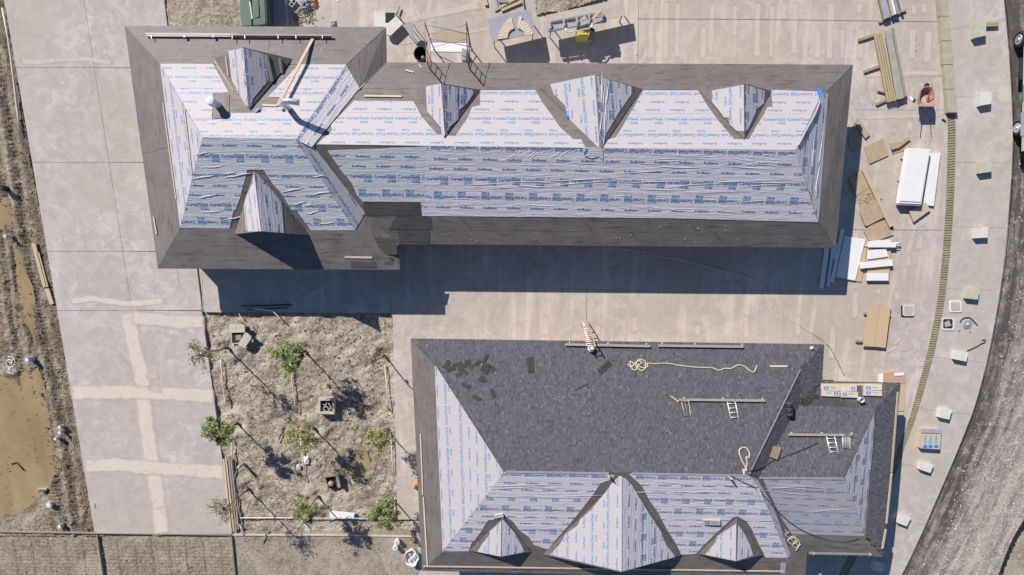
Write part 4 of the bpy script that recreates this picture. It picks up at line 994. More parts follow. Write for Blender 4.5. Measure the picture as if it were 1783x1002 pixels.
# loose cut shingles
RC = random.Random(5); grp = 'cut shingles scattered on the roof'
def cut(x, y, pl, ang, l, wd, lab, mk=None):
    c = hit(x, y, pl, .03); n = pl[1]; u = Vector((math.cos(ang), math.sin(ang), 0)); u = (u - n * u.dot(n)).normalized(); v = n.cross(u)
    t = thing('cut_shingle', lab, 'shingle', c, grp)
    prism_v('mat', [c - u*l/2 - v*wd/2, c + u*l/2 - v*wd/2, c + u*l/2 + v*wd/2, c - u*l/2 + v*wd/2], n, .012, M['black'], t)
    for k in (-1, 1):
        o_ = v * wd * .27 * k + n * .008
        prism_v('tab', [c - u*l*.49 - v*wd*.1 + o_, c + u*l*.49 - v*wd*.1 + o_, c + u*l*.49 + v*wd*.1 + o_, c - u*l*.49 + v*wd*.1 + o_], n, .006, M['shb2'], t)
M['shb2'] = plain('cut_shingle_grey', (.055, .051, .05), .9, .15)
cut(924, 636, qN, math.radians(-84), .82, .33, 'dark cut shingle lying upright alone on the upper left shingles, brighter edges')
cut(1053, 640, qN, math.radians(45), .85, .32, 'dark cut shingle lying at a slant below the orange ladder')
for x, y in ((785, 642), (778, 635), (800, 640), (797, 634), (806, 637), (814, 630), (817, 636), (808, 646), (800, 652), (832, 632), (845, 625), (842, 640), (855, 640), (849, 645), (838, 662), (842, 660), (858, 685), (830, 693), (812, 672)):
    cut(x, y, qN, RC.uniform(-1.2, 1.2), RC.uniform(.34, .54), RC.uniform(.16, .26), 'small dark cut shingle in the scattered heap at the upper left of the shingled slope')
for x, y in ((1417, 668), (1424, 663), (1410, 672), (1404, 680), (1412, 677), (1420, 675), (1400, 688), (1405, 693), (1411, 688), (1418, 690), (1399, 697), (1405, 702), (1396, 692)):
    cut(x, y, xN if y > 680 else xNs, RC.uniform(-.4, 1.2), RC.uniform(.45, .7), RC.uniform(.2, .3), 'small dark cut shingle in the heap left of the shingle bundles')
one(board('cut_strip', (1001, 680), (1026, 667), .06, .01, qN, M['shb2'], .02), 'thin dark strip on the shingles left of the middle plank', 'strip')
obj_ = multi('chalk_smudges', [(lambda c: boxdata(c, R.uniform(.04, .12), .03, .01, R.uniform(-1, 1)))(hit(R.gauss(980, 55), R.gauss(694, 14), qN, .012)) for _ in range(60)], plain('smudge', (.32, .31, .31), .9), B2); obj_['kind'] = 'stuff'
obj_ = multi('roof_litter', [(lambda c: boxdata(c, R.uniform(.01, .03), .02, .012, R.uniform(-1, 1)))(hit(R.uniform(700, 1430), R.uniform(118, 150), sNm, .02)) for _ in range(50)] + [boxdata(hit(R.uniform(300, 600), R.uniform(70, 108), sN, .02), R.uniform(.02, .06), .03, .012, R.uniform(-1, 1)) for _ in range(50)]
                 + [boxdata(hit(R.uniform(760, 1420), R.uniform(392, 425), plane3(V1['e'], V1['f'], V1['E']), .02), R.uniform(.02, .05), .02, .01, R.uniform(-1, 1)) for _ in range(26)], plain('litter', (.6, .56, .5), .9), B1); obj_['kind'] = 'stuff'
# loose blue film
def film(poly, pl, lab): one(prism('blue_film', poly, pl, .05, .02, M['blue']), lab, 'plastic film')
film([(1422, 155), (1432, 157), (1431, 165), (1428, 178), (1426, 170)], mN, 'bright blue film flap at the upper right hip of the long roof')
film([(985, 197), (991, 200), (990, 206), (986, 203)], mN, 'small blue film scrap on the left valley of the large upper dormer')
film([(1016, 268), (1022, 258), (1024, 262), (1018, 271)], mS, 'blue film scrap at the ridge below the large upper dormer')
film([(441, 193), (450, 187), (452, 190), (446, 196)], pN, 'small blue film scrap at the tip of the upper left dormer')
# rolled loose underlayment on the right hip
B1roll = tube('underlayment_roll_edge', catmull([hit(1428, 175, mE, .05), hit(1420, 198, mE, .06), hit(1405, 225, mE, .06), hit(1390, 254, mE, .05)], 5), [.035] * 16, M['under'], B1, 8)

# wrinkle folds of the loose membrane (real ridges)
RW = random.Random(3)
def folds(bld, pl, region, cnt, ang, mat, ln=(25, 90), nm='film_fold'):
    parts = []; (x0, y0, x1, y1) = region
    for _ in range(cnt):
        x, y = RW.uniform(x0, x1), RW.uniform(y0, y1); L = RW.uniform(*ln); a = ang + RW.uniform(-.09, .09)
        pts = []
        for k in range(6):
            s = (k / 5 - .5) * L; pts.append(hit(x + math.cos(a) * s, y + math.sin(a) * s + RW.uniform(-.8, .8), pl, .022))
        parts.append(tube_data(pts, [.004, .016, .022, .022, .014, .004], 6))
    o = multi(nm, parts, mat, bld, smooth=True); o['kind'] = 'stuff'
folds(B1, mS, (800, 270, 1340, 372), 34, .01, M['under_s'], (40, 160)); folds(B1, mS, (1290, 268, 1378, 290), 14, .12, M['under_s'], (20, 50)); folds(B1, mS, (890, 264, 1030, 276), 14, -.5, M['under_s'], (12, 30))
folds(B1, pS, (350, 255, 430, 390), 10, -.1, M['under_s'], (18, 50)); folds(B1, pS, (490, 300, 580, 390), 8, -.2, M['under_s'], (15, 40)); folds(B2, qS, (890, 840, 1030, 870), 5, .02, M['under'], (60, 130)); folds(B2, qS, (1130, 835, 1290, 890), 8, .02, M['under'], (60, 130))
folds(B2, xS, (1360, 845, 1460, 915), 6, .02, M['under'], (60, 100)); folds(B1, d3[1], (1045, 150, 1060, 230), 7, 1.6, M['under_s'], (25, 60)); folds(B1, mE, (1410, 230, 1435, 340), 5, 1.7, M['under_s'], (30, 70))
exec_more = True

# ------------------------------------------------------------------ things on the upper ground
# transformer cabinet
t = thing('transformer_cabinet', 'dark green electrical cabinet at the top edge beside the soil patch', 'cabinet', P(440, 10, 0))
prism('cabinet_body', [(436, -46), (458, -46), (462, 42), (441, 44)], G(), 0, 1.35, M['green'], t)
prism('side_cabinet', [(414, -46), (433, -46), (438, 44), (421, 45)], G(), 0, 1.15, M['green'], t)
prism('lid_panel', [(441, -20), (449, -20), (451, 30), (443, 31)], G(1.35), 0, .03, M['green'], t)
board('conduit', (434.5, 3), (439, 33), .07, .06, G(1.2), M['pipe'], .12, t); board('hinge_bar', (461, -30), (464, 40), .06, .03, G(1.35), M['black'], 0, t)
prism('door_outline', [(449.5, 9), (450.5, 9), (451.5, 30), (450.5, 30)], G(1.38), 0, .006, M['black'], t)
t = thing('concrete_pad', 'grey concrete equipment pad right of the green cabinet', 'pad', P(482, 20, 0))
prism('slab', [(463, -20), (493, -10), (497, 50), (468, 50)], G(), 0, .22, M['slate'], t); prism('edge_rail', [(493, -10), (496, -10), (501, 50), (497, 50)], G(), 0, .30, M['steelg'], t)
# cinder block with two hollow cores
t = thing('cinder_block', 'grey two-core cinder block near the debris heap at the top', 'concrete block', P(512, 9, 0)); a_ = math.radians(47)
for q in ((0, -.085, .4, .03), (0, .085, .4, .03), (-.185, 0, .03, .14), (.185, 0, .03, .14), (0, 0, .03, .14)):
    c = P(512, 8, 0); x = q[0] * math.cos(a_) - q[1] * math.sin(a_); y = q[0] * math.sin(a_) + q[1] * math.cos(a_)
    box3('block_web', (c.x + x, c.y + y, 0), q[2], q[3], .19, a_, M['steelg'], t)
one(board('wooden_stake', (505, 32), (527, 9), .10, .06, G(), M['woodg']), 'weathered stake leaning towards the debris heap', 'stake')
def rag(name, x, y, s, mat, lab, cat, h=.18, seed=1):
    rr = random.Random(seed); c = P(x, y, 0); n = 9; vs, fs = [], []
    for i in range(n):
        for j in range(n):
            a, b = (i / (n-1) - .5), (j / (n-1) - .5); r = max(abs(a), abs(b)) * 2
            vs.append(c + Vector((a * s[0] + rr.uniform(-.06, .06) * s[0], b * s[1] + rr.uniform(-.06, .06) * s[1], max(.008, h * (1 - r ** 2) * rr.uniform(.3, 1.3)))))
    for i in range(n-1):
        for j in range(n-1): k = i*n+j; fs.append((k, k+n, k+n+1, k+1))
    o = obj(name, vs, fs, mat); return one(o, lab, cat)
rag('crumpled_tarp', 536, 9, (.75, .5), M['slate'], 'blue grey tarpaulin crumpled beside the cinder block', 'tarp', .3, 2)
rag('crumpled_tarp', 533, 20, (.4, .3), plain('teal_grey', (.17, .23, .21), .7, .2), 'small greenish cloth below the crumpled grey tarpaulin', 'cloth', .15, 3)
rag('safety_vest', 548, 6, (.30, .48), M['brightorange'], 'bright orange cloth on the right side of the debris heap', 'vest', .2, 4)
rag('dark_rag', 581, 42, (.34, .3), M['steelg'], 'dark crumpled rag just above the left wing eave', 'rag', .14, 5)
rag('paper_scrap', 588, 1, (.2, .12), M['white'], 'white paper scrap at the top edge right of the debris heap', 'paper', .03, 6)
o = multi('debris_gravel', [boxdata((p.x, p.y, 0), R.uniform(.03, .09), R.uniform(.03, .07), R.uniform(.02, .05), R.uniform(0, 3)) for p in (P(R.gauss(528, 12), R.gauss(30, 8)) for _ in range(170))], M['base']); tag(o, 'pale crushed gravel spilled below the debris heap', 'gravel', kind='stuff')
def vault(name, polys, lab, parts_):
    t = thing(name, lab, 'vault', P(*polys[0], 0))
    for nm, poly, off, th_, mk in parts_: prism(nm, poly, G(), off, th_, M[mk], t)
    return t
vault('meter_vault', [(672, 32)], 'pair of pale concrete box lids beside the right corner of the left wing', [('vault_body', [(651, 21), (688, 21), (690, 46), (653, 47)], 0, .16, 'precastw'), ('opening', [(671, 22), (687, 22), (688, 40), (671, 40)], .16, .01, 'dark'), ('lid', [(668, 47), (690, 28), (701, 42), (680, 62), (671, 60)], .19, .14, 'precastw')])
tube('p', [P(691, 25, .12), P(696, 11, .12)], .035, M['woodg']).name = 'metal_bar'; one(bpy.data.objects['metal_bar'], 'dark bar pointing up from the meter box lid', 'bar')
o = tube('metal_bar', [P(691, 26, .12), P(700, 36, .12)], .03, M['woodg']); one(o, 'dark bar pointing down right from the meter box lid', 'bar')
t = thing('small_table', 'small tilted blue grey table right of the concrete meter boxes', 'table', P(717, 57, 0))
tp = [P(702, 46, .62), P(711, 38, .62), P(722, 42, .62), P(718, 60, .62)]; prism_v('table_top', tp, UP, .03, M['slate'], t)
for q in tp:
    m = sum(tp, Vector()) / 4; q = q.lerp(m, .12); tube('leg', [(q.x, q.y, 0), (q.x, q.y, .6)], .02, M['steelg'], t, 6)
# scaffold
t = thing('scaffold', 'rusty red and black frame scaffold standing against the upper eave', 'scaffold', P(786, 105, 0))
zt = 3.45
ft = [P(739, 39, zt), P(743, 107, zt), P(812, 39, zt), P(815, 108, zt)]
for k, (a, b) in enumerate(((ft[0], ft[1]), (ft[2], ft[3]))):
    mk = M['red'] if k == 0 else M['cable']
    tube('end_frame', [Vector((a.x, a.y, .08)), Vector((a.x, a.y, zt)), Vector((b.x, b.y, zt)), Vector((b.x, b.y, .08))], .032, mk, t, 8, False)
    tube('middle_rail', [Vector((a.x, a.y, 1.75)), Vector((b.x, b.y, 1.75))], .028, mk, t, 6)
    q1 = b.lerp(a, .33); tube('ladder_post', [Vector((q1.x, q1.y, 1.75)), Vector((q1.x, q1.y, zt))], .02, mk, t, 6)
    for z in (2.1, 2.45, 2.8, 3.15): tube('rung', [Vector((b.x, b.y, z)), Vector((q1.x, q1.y, z))], .018, mk, t, 6)
for (a, b), (z0, z1) in (((ft[0], ft[2]), (2.0, 3.2)), ((ft[1], ft[3]), (.4, 1.6)), ((ft[0], ft[2]), (.3, 1.5))):
    tube('cross_brace', [Vector((a.x, a.y, z0)), Vector((b.x, b.y, z1))], .018, M['steelg'], t, 6); tube('cross_brace', [Vector((a.x, a.y, z1)), Vector((b.x, b.y, z0))], .018, M['steelg'], t, 6)
for q in ft: lathe('base_plate', (q.x, q.y, 0), [(.09, 0), (.09, .02), (.03, .03), (.03, .09)], M['steel'], t, 10)
one(prism('plywood_sheet', [(752, 57), (812, 56), (812, 74), (752, 73)], G(), .01, .02, M['kraft']), 'brown sheet on the ground under the scaffold', 'board')
one(prism('plastic_sheet', [(750, 74), (812, 75), (813, 91), (749, 90)], G(), .01, .012, M['white']), 'white plastic sheet on the ground under the scaffold', 'sheet')
one(prism('grey_bin', [(804, 84), (812, 86), (811, 105), (804, 104)], G(), 0, .55, M['slate']), 'narrow blue grey box at the right post of the scaffold', 'box')
t = thing('open_drum', 'black open drum at the left foot of the scaffold', 'drum', P(736, 99, 0)); q = P(736, 103, 0)
lathe('drum_body', q, [(.28, 0), (.33, .75), (.36, .78), (.33, .80), (.29, .76), (.25, .15), (.02, .12)], M['black'], t, 20); lathe('lump', (q.x + .06, q.y - .08, .15), [(.12, 0), (.13, .3), (.05, .4)], M['steelg'], t, 9)
one(board('timber_offcut', (843, -6), (847, 9), .17, .1, G(), M['wood']), 'short pale timber block at the top edge above the scaffold', 'timber')
one(board('steel_box_section', (861, -6), (865, 14), .16, .08, G(), M['steelg']), 'dark grey bar at the top edge left of the crossed sticks', 'bar')
for i, (a, b, mk, lab) in enumerate((((861, 18), (904, -6), 'woody', 'lower left of the crossed timber sticks near the arch table'), ((873, 18), (908, 3), 'woody', 'lower right of the crossed timber sticks near the arch table'), ((868, 2), (884, 3), 'woodg', 'dark short stick above the crossed timber sticks'))):
    one(board('timber_stick', a, b, .12, .07, G(), M[mk], .02 * i), lab, 'stick')
one(tube('steel_stake', [P(910, -10, .05), P(914, 17, .05)], .025, M['cable']), 'thin dark stake standing at the corner of the soil heap', 'stake')
# arch table
t = thing('arch_table', 'blue grey work table tilted slightly, carrying an arch of tan stones', 'table', P(893, 60, 0))
tp = [P(849, 34, .92), P(924, 16, .92), P(932, 58, .92), P(857, 74, .92)]; prism_v('table_top', tp, UP, .04, M['slate'], t)
for q in tp:
    m = sum(tp, Vector()) / 4; q = q.lerp(m, .1); tube('leg', [(q.x, q.y, 0), (q.x, q.y, .9)], .03, M['steelg'], t, 6)
cx_, cy_ = 899, 64
def fan(a0, a1, n, r0, routs, side):
    for i in range(n):
        b0 = a0 + (a1 - a0) * i / n; b1 = a0 + (a1 - a0) * (i + .86) / n; ro, ro2 = routs[i], routs[i + 1] if side else routs[i + 1]
        pts = [(cx_ + math.cos(b) * r * 1.0, cy_ - math.sin(b) * r * .98) for b, r in ((b0, r0), (b0, ro), (b1, ro * .9 + ro2 * .1), (b1, r0))]
        o = prism('arch_stone', pts, G(.92), 0, .07 + .01 * (i % 2), M['tan'])
        pos_ = ['outermost', 'second', 'third', 'fourth', 'fifth', 'sixth', 'seventh', 'eighth', 'ninth'][i if side else n - 1 - i]
        tag(o, '%s tan wedge stone counting from the %s foot of the arch on the work table' % (pos_, 'left' if side else 'right'), 'stone', 'tan stones of the %s arch half' % ('left' if side else 'right'))
fan(math.radians(188), math.radians(103), 9, 15, [33, 31, 30, 29, 30, 30, 31, 33, 35, 37], True)
fan(math.radians(82), math.radians(8), 7, 15, [37, 31, 30, 30, 29, 29, 30, 31], False)
# tan table with a metal brake on it
t = thing('plywood_table', 'long plywood table casting a wide dark shadow above the long roof', 'table', P(1020, 45, 0))
tp = [P(950, 27, .82), P(1085, -3, .82), P(1089, 27, .82), P(954, 57, .82)]; prism_v('table_top', tp, UP, .04, plain('plywood_pinkish', (.43, .375, .32), .85, .12), t)
for q in tp:
    m = sum(tp, Vector()) / 4; q = q.lerp(m, .08); tube('leg', [(q.x, q.y, 0), (q.x, q.y, .79)], .03, M['woodg'], t, 6)
t = thing('sheet_metal_brake', 'long grey metal bending brake lying on the plywood table', 'bending brake', P(1005, 35, .95))
Gt = G(.825)
board('back_rail', (954, 38), (1050, 20), .07, .10, Gt, M['steel'], .10, t); board('front_rail', (953, 48), (1057, 34), .17, .08, Gt, M['steelg'], .04, t); board('clamp_bar', (953, 53), (1057, 37), .05, .12, Gt, M['steel'], .10, t); board('bed', (955, 43), (1052, 28), .30, .04, Gt, M['woodp'], .01, t)
for f in (.02, .27, .5, .72, .97):
    a = (955 + 97 * f, 37 - 17 * f); board('clamp_arm', a, (a[0] + 2, a[1] + 13), .09, .10, Gt, M['steelg'], .22, t)
tube('lift_handle', [P(985, 49, 1.15), P(986, 55, 1.12), P(990, 57, 1.12), P(1026, 50, 1.12), P(1031, 46, 1.12), P(1031, 40, 1.15)], .03, M['alu'], t, 8)
for i, (poly, lab) in enumerate((([(1006, 37), (1018, 27), (1023, 34)], 'left tan wooden triangle lying on the metal brake'), ([(1029, 33), (1041, 17), (1046, 20), (1036, 33)], 'right tan wooden wedge lying on the metal brake'), ([(1036, 31), (1049, 22), (1050, 30)], 'grey brown triangle at the right end of the metal brake'))):
    one(prism('wood_wedge', poly, G(1.25), 0, .05, M['wood' if i < 2 else 'woodg']), lab, 'wedge')
t = thing('compressor', 'yellow portable compressor with a black wheel in the shade of the plywood table', 'compressor', P(1012, 66, 0))
q = P(1012, 64, 0)
rr = [(q.x - .30, q.y - .27), (q.x + .30, q.y - .27), (q.x + .36, q.y), (q.x + .28, q.y + .32), (q.x - .24, q.y + .34), (q.x - .33, q.y + .1)]
prism_v('body', [Vector((a, b, .90)) for a, b in rr], UP, .72, M['yellow'], t); prism_v('panel', [Vector((q.x + a, q.y + b, .93)) for a, b in ((-.15, -.05), (.17, -.03), (.15, .15), (-.14, .13))], UP, .04, M['precastw'], t)
prism_v('lower_panel', [Vector((q.x + a, q.y + b, .93)) for a, b in ((-.24, -.24), (.2, -.24), (.2, -.12), (-.22, -.12))], UP, .04, M['yellow'], t)
lathe('wheel', (q.x + .52, q.y + .28, .18), [(.17, -.05), (.17, .05), (.08, .06)], M['black'], t, 16, axis=(.3, .9, .3)); tube('axle', [(q.x + .1, q.y + .2, .2), (q.x + .5, q.y + .28, .2)], .02, M['steelg'], t, 6)
tube('frame_tube', [(q.x - .3, q.y - .3, .15), (q.x + .3, q.y - .3, .15), (q.x + .55, q.y - .26, .2)], .02, M['alu'], t, 6)
pile = terrain('soil_heap', [(928, -60), (1072, -60), (1068, -3), (930, 31)], .06, .09, .10, M['dirt'], 0, .07, ragged=.25); tag(pile, 'heap of loose brown soil at the top edge between the two work tables', 'soil heap', kind='stuff')

# ------------------------------------------------------------------ right yard: lumber
sl_ = []
for i, (a, b, wd, th_, off, mk, lab) in enumerate((((1527, -24), (1541, 34), .12, .09, .12, 'woodg', 'leftmost dark edge board of the lumber stack at the top edge'), ((1532, -22), (1546, 31), .30, .12, .14, 'steelg', 'wide grey board of the lumber stack at the top edge'), ((1543, -22), (1555, 27), .08, .12, .16, 'wood', 'narrow yellow board of the lumber stack at the top edge'),
        ((1548, -22), (1559, 25), .10, .12, .16, 'white', 'white length of trim in the lumber stack at the top edge'), ((1553, -22), (1563, 24), .12, .12, .16, 'steel', 'pale grey metal length in the lumber stack at the top edge'), ((1561, -20), (1572, 20), .09, .12, .14, 'wood', 'rightmost yellow board of the lumber stack at the top edge'))):
    one(board('lumber', a, b, wd, th_, G(), M[mk], off), lab, 'board', 'lumber in the stack at the top edge')
one(board('timber_bearer', (1531, 39), (1578, 17), .10, .1, G(), M['woodg'], 0), 'bearer under the lower end of the lumber stack at the top edge', 'bearer')
for i, (a, b, off, lab) in enumerate((((1524, 60), (1547, 178), .18, 'first'), ((1528, 59), (1551, 177), .18, 'second'), ((1532, 58), (1555, 176), .18, 'third'), ((1536, 57), (1559, 175), .18, 'fourth'))):
    one(board('lumber', a, b, .066, .10, G(), M['woody'], off), '%s narrow yellow board from the left in the slanted lumber pile' % lab, 'board', 'narrow yellow boards of the slanted pile')
M['beam'] = plain('weathered_grey_board', (.34, .33, .285), .7, .12)
t = thing('steel_beam', 'wide grey board lying on the slanted lumber pile', 'beam', P(1560, 110, 0)); board('web', (1546, 52), (1569, 172), .32, .05, G(), M['beam'], .22, t); board('flange', (1543, 54), (1563, 173), .10, .06, G(), M['beam'], .27, t); board('flange', (1555, 49), (1577, 168), .12, .06, G(), M['woodg'], .24, t)
one(board('lumber', (1566, 108), (1579, 167), .06, .06, G(), M['woody'], .1), 'thin yellow board at the right side of the slanted lumber pile', 'board')
one(board('lumber_offcut', (1560, 72), (1563, 88), .05, .06, G(), M['wood'], .2), 'thin offcut on the right edge of the slanted lumber pile', 'offcut')
for a, b, lab in (((1495, 70), (1526, 60), 'upper olive bearer sticking out left of the slanted lumber pile'), ((1505, 125), (1533, 115), 'middle olive bearer sticking out left of the slanted lumber pile'), ((1526, 182), (1547, 172), 'lower olive bearer sticking out left of the slanted lumber pile'), ((1529, 158), (1544, 162), 'small grey bearer left of the slanted lumber pile')):
    one(board('timber_bearer', a, b, .13 if 'olive' in lab else .07, .11, G(), M['olive' if 'olive' in lab else 'woodg']), lab, 'bearer', 'timber bearers of the slanted pile')
# wheelbarrow
t = thing('wheelbarrow', 'faded red wheelbarrow holding mortar and a red handled shovel', 'wheelbarrow', P(1613, 180, 0)); zt = .68
top = [(1601, 186), (1600, 172), (1603, 157), (1609, 151), (1618, 150), (1625, 154), (1628, 166), (1627, 186)]
tp = [P(x, y, zt) for x, y in top]; m = sum(tp, Vector()) / len(tp); bt = [q.lerp(m, .35) - UP * .32 for q in tp]; it = [q.lerp(m, .10) for q in tp]; ib = [q.lerp(m, .36) - UP * .28 for q in tp]
k = len(tp); vs = tp + bt + it + ib; fs = []
for i in range(k):
    j = (i + 1) % k; fs += [(i, j, k + j, k + i), (i, 2*k + i, 2*k + j, j), (2*k + i, 3*k + i, 3*k + j, 2*k + j)]
fs += [tuple(range(3*k, 4*k))]; obj('tray', vs, fs, M['red'], t); prism_v('tray_bottom', [q.lerp(m, .36) - UP * .30 for q in tp], UP, .03, M['red'], t)
c = P(1612, 176, .45); prism_v('mortar', [Vector((c.x + a, c.y + b, .44)) for a, b in ((-.28, -.26), (.3, -.28), (.22, .14), (-.1, .22), (-.3, .05))], UP, .03, M['precast'], t)
for dx in (-.08, .08): box3('trowel_mark', (c.x + dx - .02, c.y - .06 + dx, .45), .16, .04, .012, .7, M['steelg'], t)
a, b = P(1603, 186, .5), P(1602, 216, .56); 
tube('handle', [P(1606, 165, .34), P(1604, 187, .5), P(1600.5, 212, .62)], .022, M['cable'], t, 6); tube('handle', [P(1619, 165, .34), P(1619, 187, .5), P(1620, 212, .62)], .022, M['cable'], t, 6)
for x in (1606, 1621): tube('leg', [P(x, 184, .4), P(x, 186, .0)], .02, M['cable'], t, 6)
w0 = P(1613, 152, .2); lathe('wheel', w0, [(.12, -.04), (.19, -.04), (.19, .04), (.12, .04)], M['black'], t, 18, axis=(1, 0, 0))
t = thing('shovel', 'red handled shovel standing in the wheelbarrow', 'shovel', P(1619, 172, .5)); tube('shaft', [P(1616, 172, .55), P(1624, 143, 1.25)], .022, M['red'], t, 6); prism_v('blade', [P(1613, 170, .55), P(1619, 170, .55), P(1619, 177, .50), P(1614, 177, .50)], UP, .02, M['red'], t)
one(board('mortar_scrap', (1616, 190), (1618, 200), .09, .05, G(), M['woodp']), 'small pinkish offcut in the shade of the wheelbarrow', 'offcut')
one(board('paper_scrap', (1585, 169), (1590, 176), .12, .02, G(), M['white']), 'small white scrap left of the wheelbarrow', 'scrap'); one(board('rubber_scrap', (1590, 177), (1594, 173), .09, .04, G(), M['black']), 'black scrap left of the wheelbarrow', 'scrap')
one(board('rubber_scrap', (1641, 208), (1647, 212), .07, .04, G(), M['black']), 'black chip at the top end of the brick band', 'scrap')
# precast kerb blocks in a row
for i, (y0, y1, lab) in enumerate(((-18, 28, 'topmost olive concrete kerb block in the row on the brick band'), (29, 71, 'second olive concrete kerb block from the top of the row'), (72, 112, 'middle olive concrete kerb block of the row'), (113, 155, 'fourth olive concrete kerb block from the top of the row'), (156, 196, 'lowest olive concrete kerb block, next to the bricks'))):
    f = lambda y: 1634 + 16.5 * y / 196.0
    one(prism('kerb_block', [(f(y0), y0), (f(y0) + 17, y0), (f(y1) + 17, y1), (f(y1), y1)], G(), 0, .24 + .01 * (i % 3), M['kerb']), lab, 'kerb block', 'olive kerb blocks in a row')
one(board('form_board', (1634.5, 8), (1652, 190), .06, .12, G(), M['olive']), 'thin olive board standing along the left side of the kerb blocks', 'board')
KB = [([(1697, 39), (1717, 39), (1717, 62), (1697, 66)], 'precast', 'olive concrete cube beside the short olive beam, topmost on the sidewalk'), ([(1706, 161), (1727, 160), (1726, 181), (1707, 184)], 'precastw', 'pale concrete cube level with the wheelbarrow'), ([(1706, 281), (1727, 279), (1727, 299), (1706, 302)], 'precast', 'olive concrete cube level with the white panels'),
      ([(1699, 397), (1721, 395), (1720, 414), (1699, 415)], 'precastw', 'cream concrete cube level with the long roof lower eave'), ([(1684, 503), (1706, 504), (1703, 522), (1683, 520)], 'precast', 'cream concrete cube above the square access lids'), ([(1664, 611), (1686, 614), (1683, 630), (1662, 626)], 'precastw', 'cream concrete cube touched by the hooked rod'),
      ([(1638, 711), (1658, 714), (1653, 731), (1635, 727)], 'precastw', 'concrete cube just above the shingle pallet on the sidewalk'), ([(1604, 804), (1626, 810), (1620, 824), (1602, 818)], 'precastw', 'concrete cube just below the shingle pallet on the sidewalk'), ([(1568, 896), (1586, 902), (1579, 917), (1563, 911)], 'precastw', 'concrete cube at the edge of the small wing shadow'), ([(1523, 979), (1542, 984), (1536, 998), (1519, 993)], 'precastw', 'shaded concrete cube at the bottom edge')]
for poly, mk, lab in KB: one(prism('concrete_cube', poly, G(), 0, .30, M[mk]), lab, 'concrete cube', 'concrete cubes along the sidewalk')
one(board('timber_beam', (1718, 43.5), (1739, 42.5), .17, .14, G(), M['olive'], .02), 'short olive beam beside the topmost concrete cube', 'beam')
# kraft sheets
def sheet(poly, lab, mk='kraft', off=.02, t=.012, name='cardboard_sheet', cat='cardboard'): return one(prism(name, poly, G(), off, t, M[mk]), lab, cat)
sheet([(1478, 237), (1489, 208), (1502, 226), (1500, 237)], 'cardboard piece half under the right eave of the long roof'); sheet([(1487, 213), (1493, 205), (1515, 234), (1507, 242)], 'narrow cardboard strip lying over another piece near the right eave', off=.07, t=.03)
sheet([(1478, 238), (1501, 237), (1500, 252), (1490, 264), (1478, 258)], 'shaded cardboard piece under the narrow strip', off=.03)
sheet([(1504, 257), (1538, 241), (1547, 271), (1514, 286)], 'clean square cardboard sheet below the upper scraps', off=.05)
sheet([(1552, 262), (1580, 252), (1586, 244), (1588, 257), (1555, 269)], 'lower part of the crumpled cardboard above the white panels', off=.02); sheet([(1550, 250), (1562, 247), (1569, 248), (1574, 243), (1582, 238), (1586, 241), (1574, 251), (1566, 257), (1553, 261)], 'crumpled folded cardboard above the white panels', off=.12, t=.04)
sheet([(1477, 312), (1502, 295), (1514, 327), (1491, 341)], 'upper cardboard sheet beside the long slanted board', off=.06, t=.02); sheet([(1491, 340), (1514, 326), (1541, 368), (1500, 369)], 'cardboard sheet with chips in the middle of the slanted group', off=.04, t=.02)
sheet([(1496, 367), (1528, 345), (1546, 375), (1510, 394), (1506, 392)], 'lower cardboard sheet beside the long slanted board', off=.12, t=.02); sheet([(1503, 402), (1520, 391), (1543, 382), (1556, 409), (1520, 422), (1512, 418)], 'cardboard sheet above the white foam pieces', off=.06, t=.02)
o = multi('osb_chips', [boxdata(P(R.gauss(1513, 8), R.gauss(344, 7), .07), .1, .07, .02, R.uniform(0, 3)) for _ in range(34)], M['osb']); tag(o, 'strand board chips scattered on the middle cardboard sheet', 'chips', kind='stuff')
one(board('long_board', (1504, 295), (1552, 395), .20, .05, G(), M['wood'], .14), 'long tan board lying at a slant over the cardboard sheets', 'board'); one(board('rubber_block', (1551, 394), (1555, 397), .13, .08, G(), M['black'], .02), 'black block under the lower end of the long slanted board', 'block')
# white panels
t = thing('white_panel_stack', 'stack of long white insulation panels on small timber blocks', 'panel stack', P(1593, 308, 0))
prism('panel_stack', [(1582, 258), (1620, 260), (1604, 356), (1566, 354)], G(), .10, .34, M['white'], t); prism('top_panel', [(1582.5, 258.5), (1619, 260.5), (1603, 352), (1567, 350)], G(), .45, .03, M['white'], t); prism('edge_band', [(1566, 354), (1604, 356), (1603.5, 358.5), (1566, 357)], G(), .10, .30, M['slate'], t)
one(prism('insulation_board', [(1620, 267), (1638, 266), (1626, 359), (1608, 357)], G(), .03, .10, M['white']), 'single white panel right of the tall panel stack', 'panel')
one(prism('plywood_offcut', [(1584, 368), (1612, 352), (1620, 366), (1591, 387)], G(), .05, .10, M['wood']), 'plywood offcut under the lower end of the white panel stack', 'plywood')
for x, y, lab in ((1573, 275, 'upper'), (1568, 313, 'middle'), (1564, 350, 'lower')): one(board('timber_block', (x - 4, y), (x + 12, y), .11, .09, G(), M['woody'], 0), '%s yellow timber block sticking out left of the white panel stack' % lab, 'timber block')
for poly, off, lab in (([(1464, 400), (1471, 400), (1452, 492), (1446, 492)], .10, 'shaded long white strip nearest the right eave corner'), ([(1437, 425), (1445, 425), (1434, 503), (1427, 503)], .05, 'leftmost shaded white strip under the lower right eave corner'), ([(1448, 432), (1453, 432), (1444, 499), (1440, 498)], .05, 'thin shaded white strip between two longer ones'), ([(1449, 425), (1463, 425), (1456, 452), (1450, 452)], .06, 'short shaded white piece tucked under the eave')):
    one(prism('white_strip', poly, G(), off, .05, M['white']), lab, 'strip', 'white strips below the right eave')
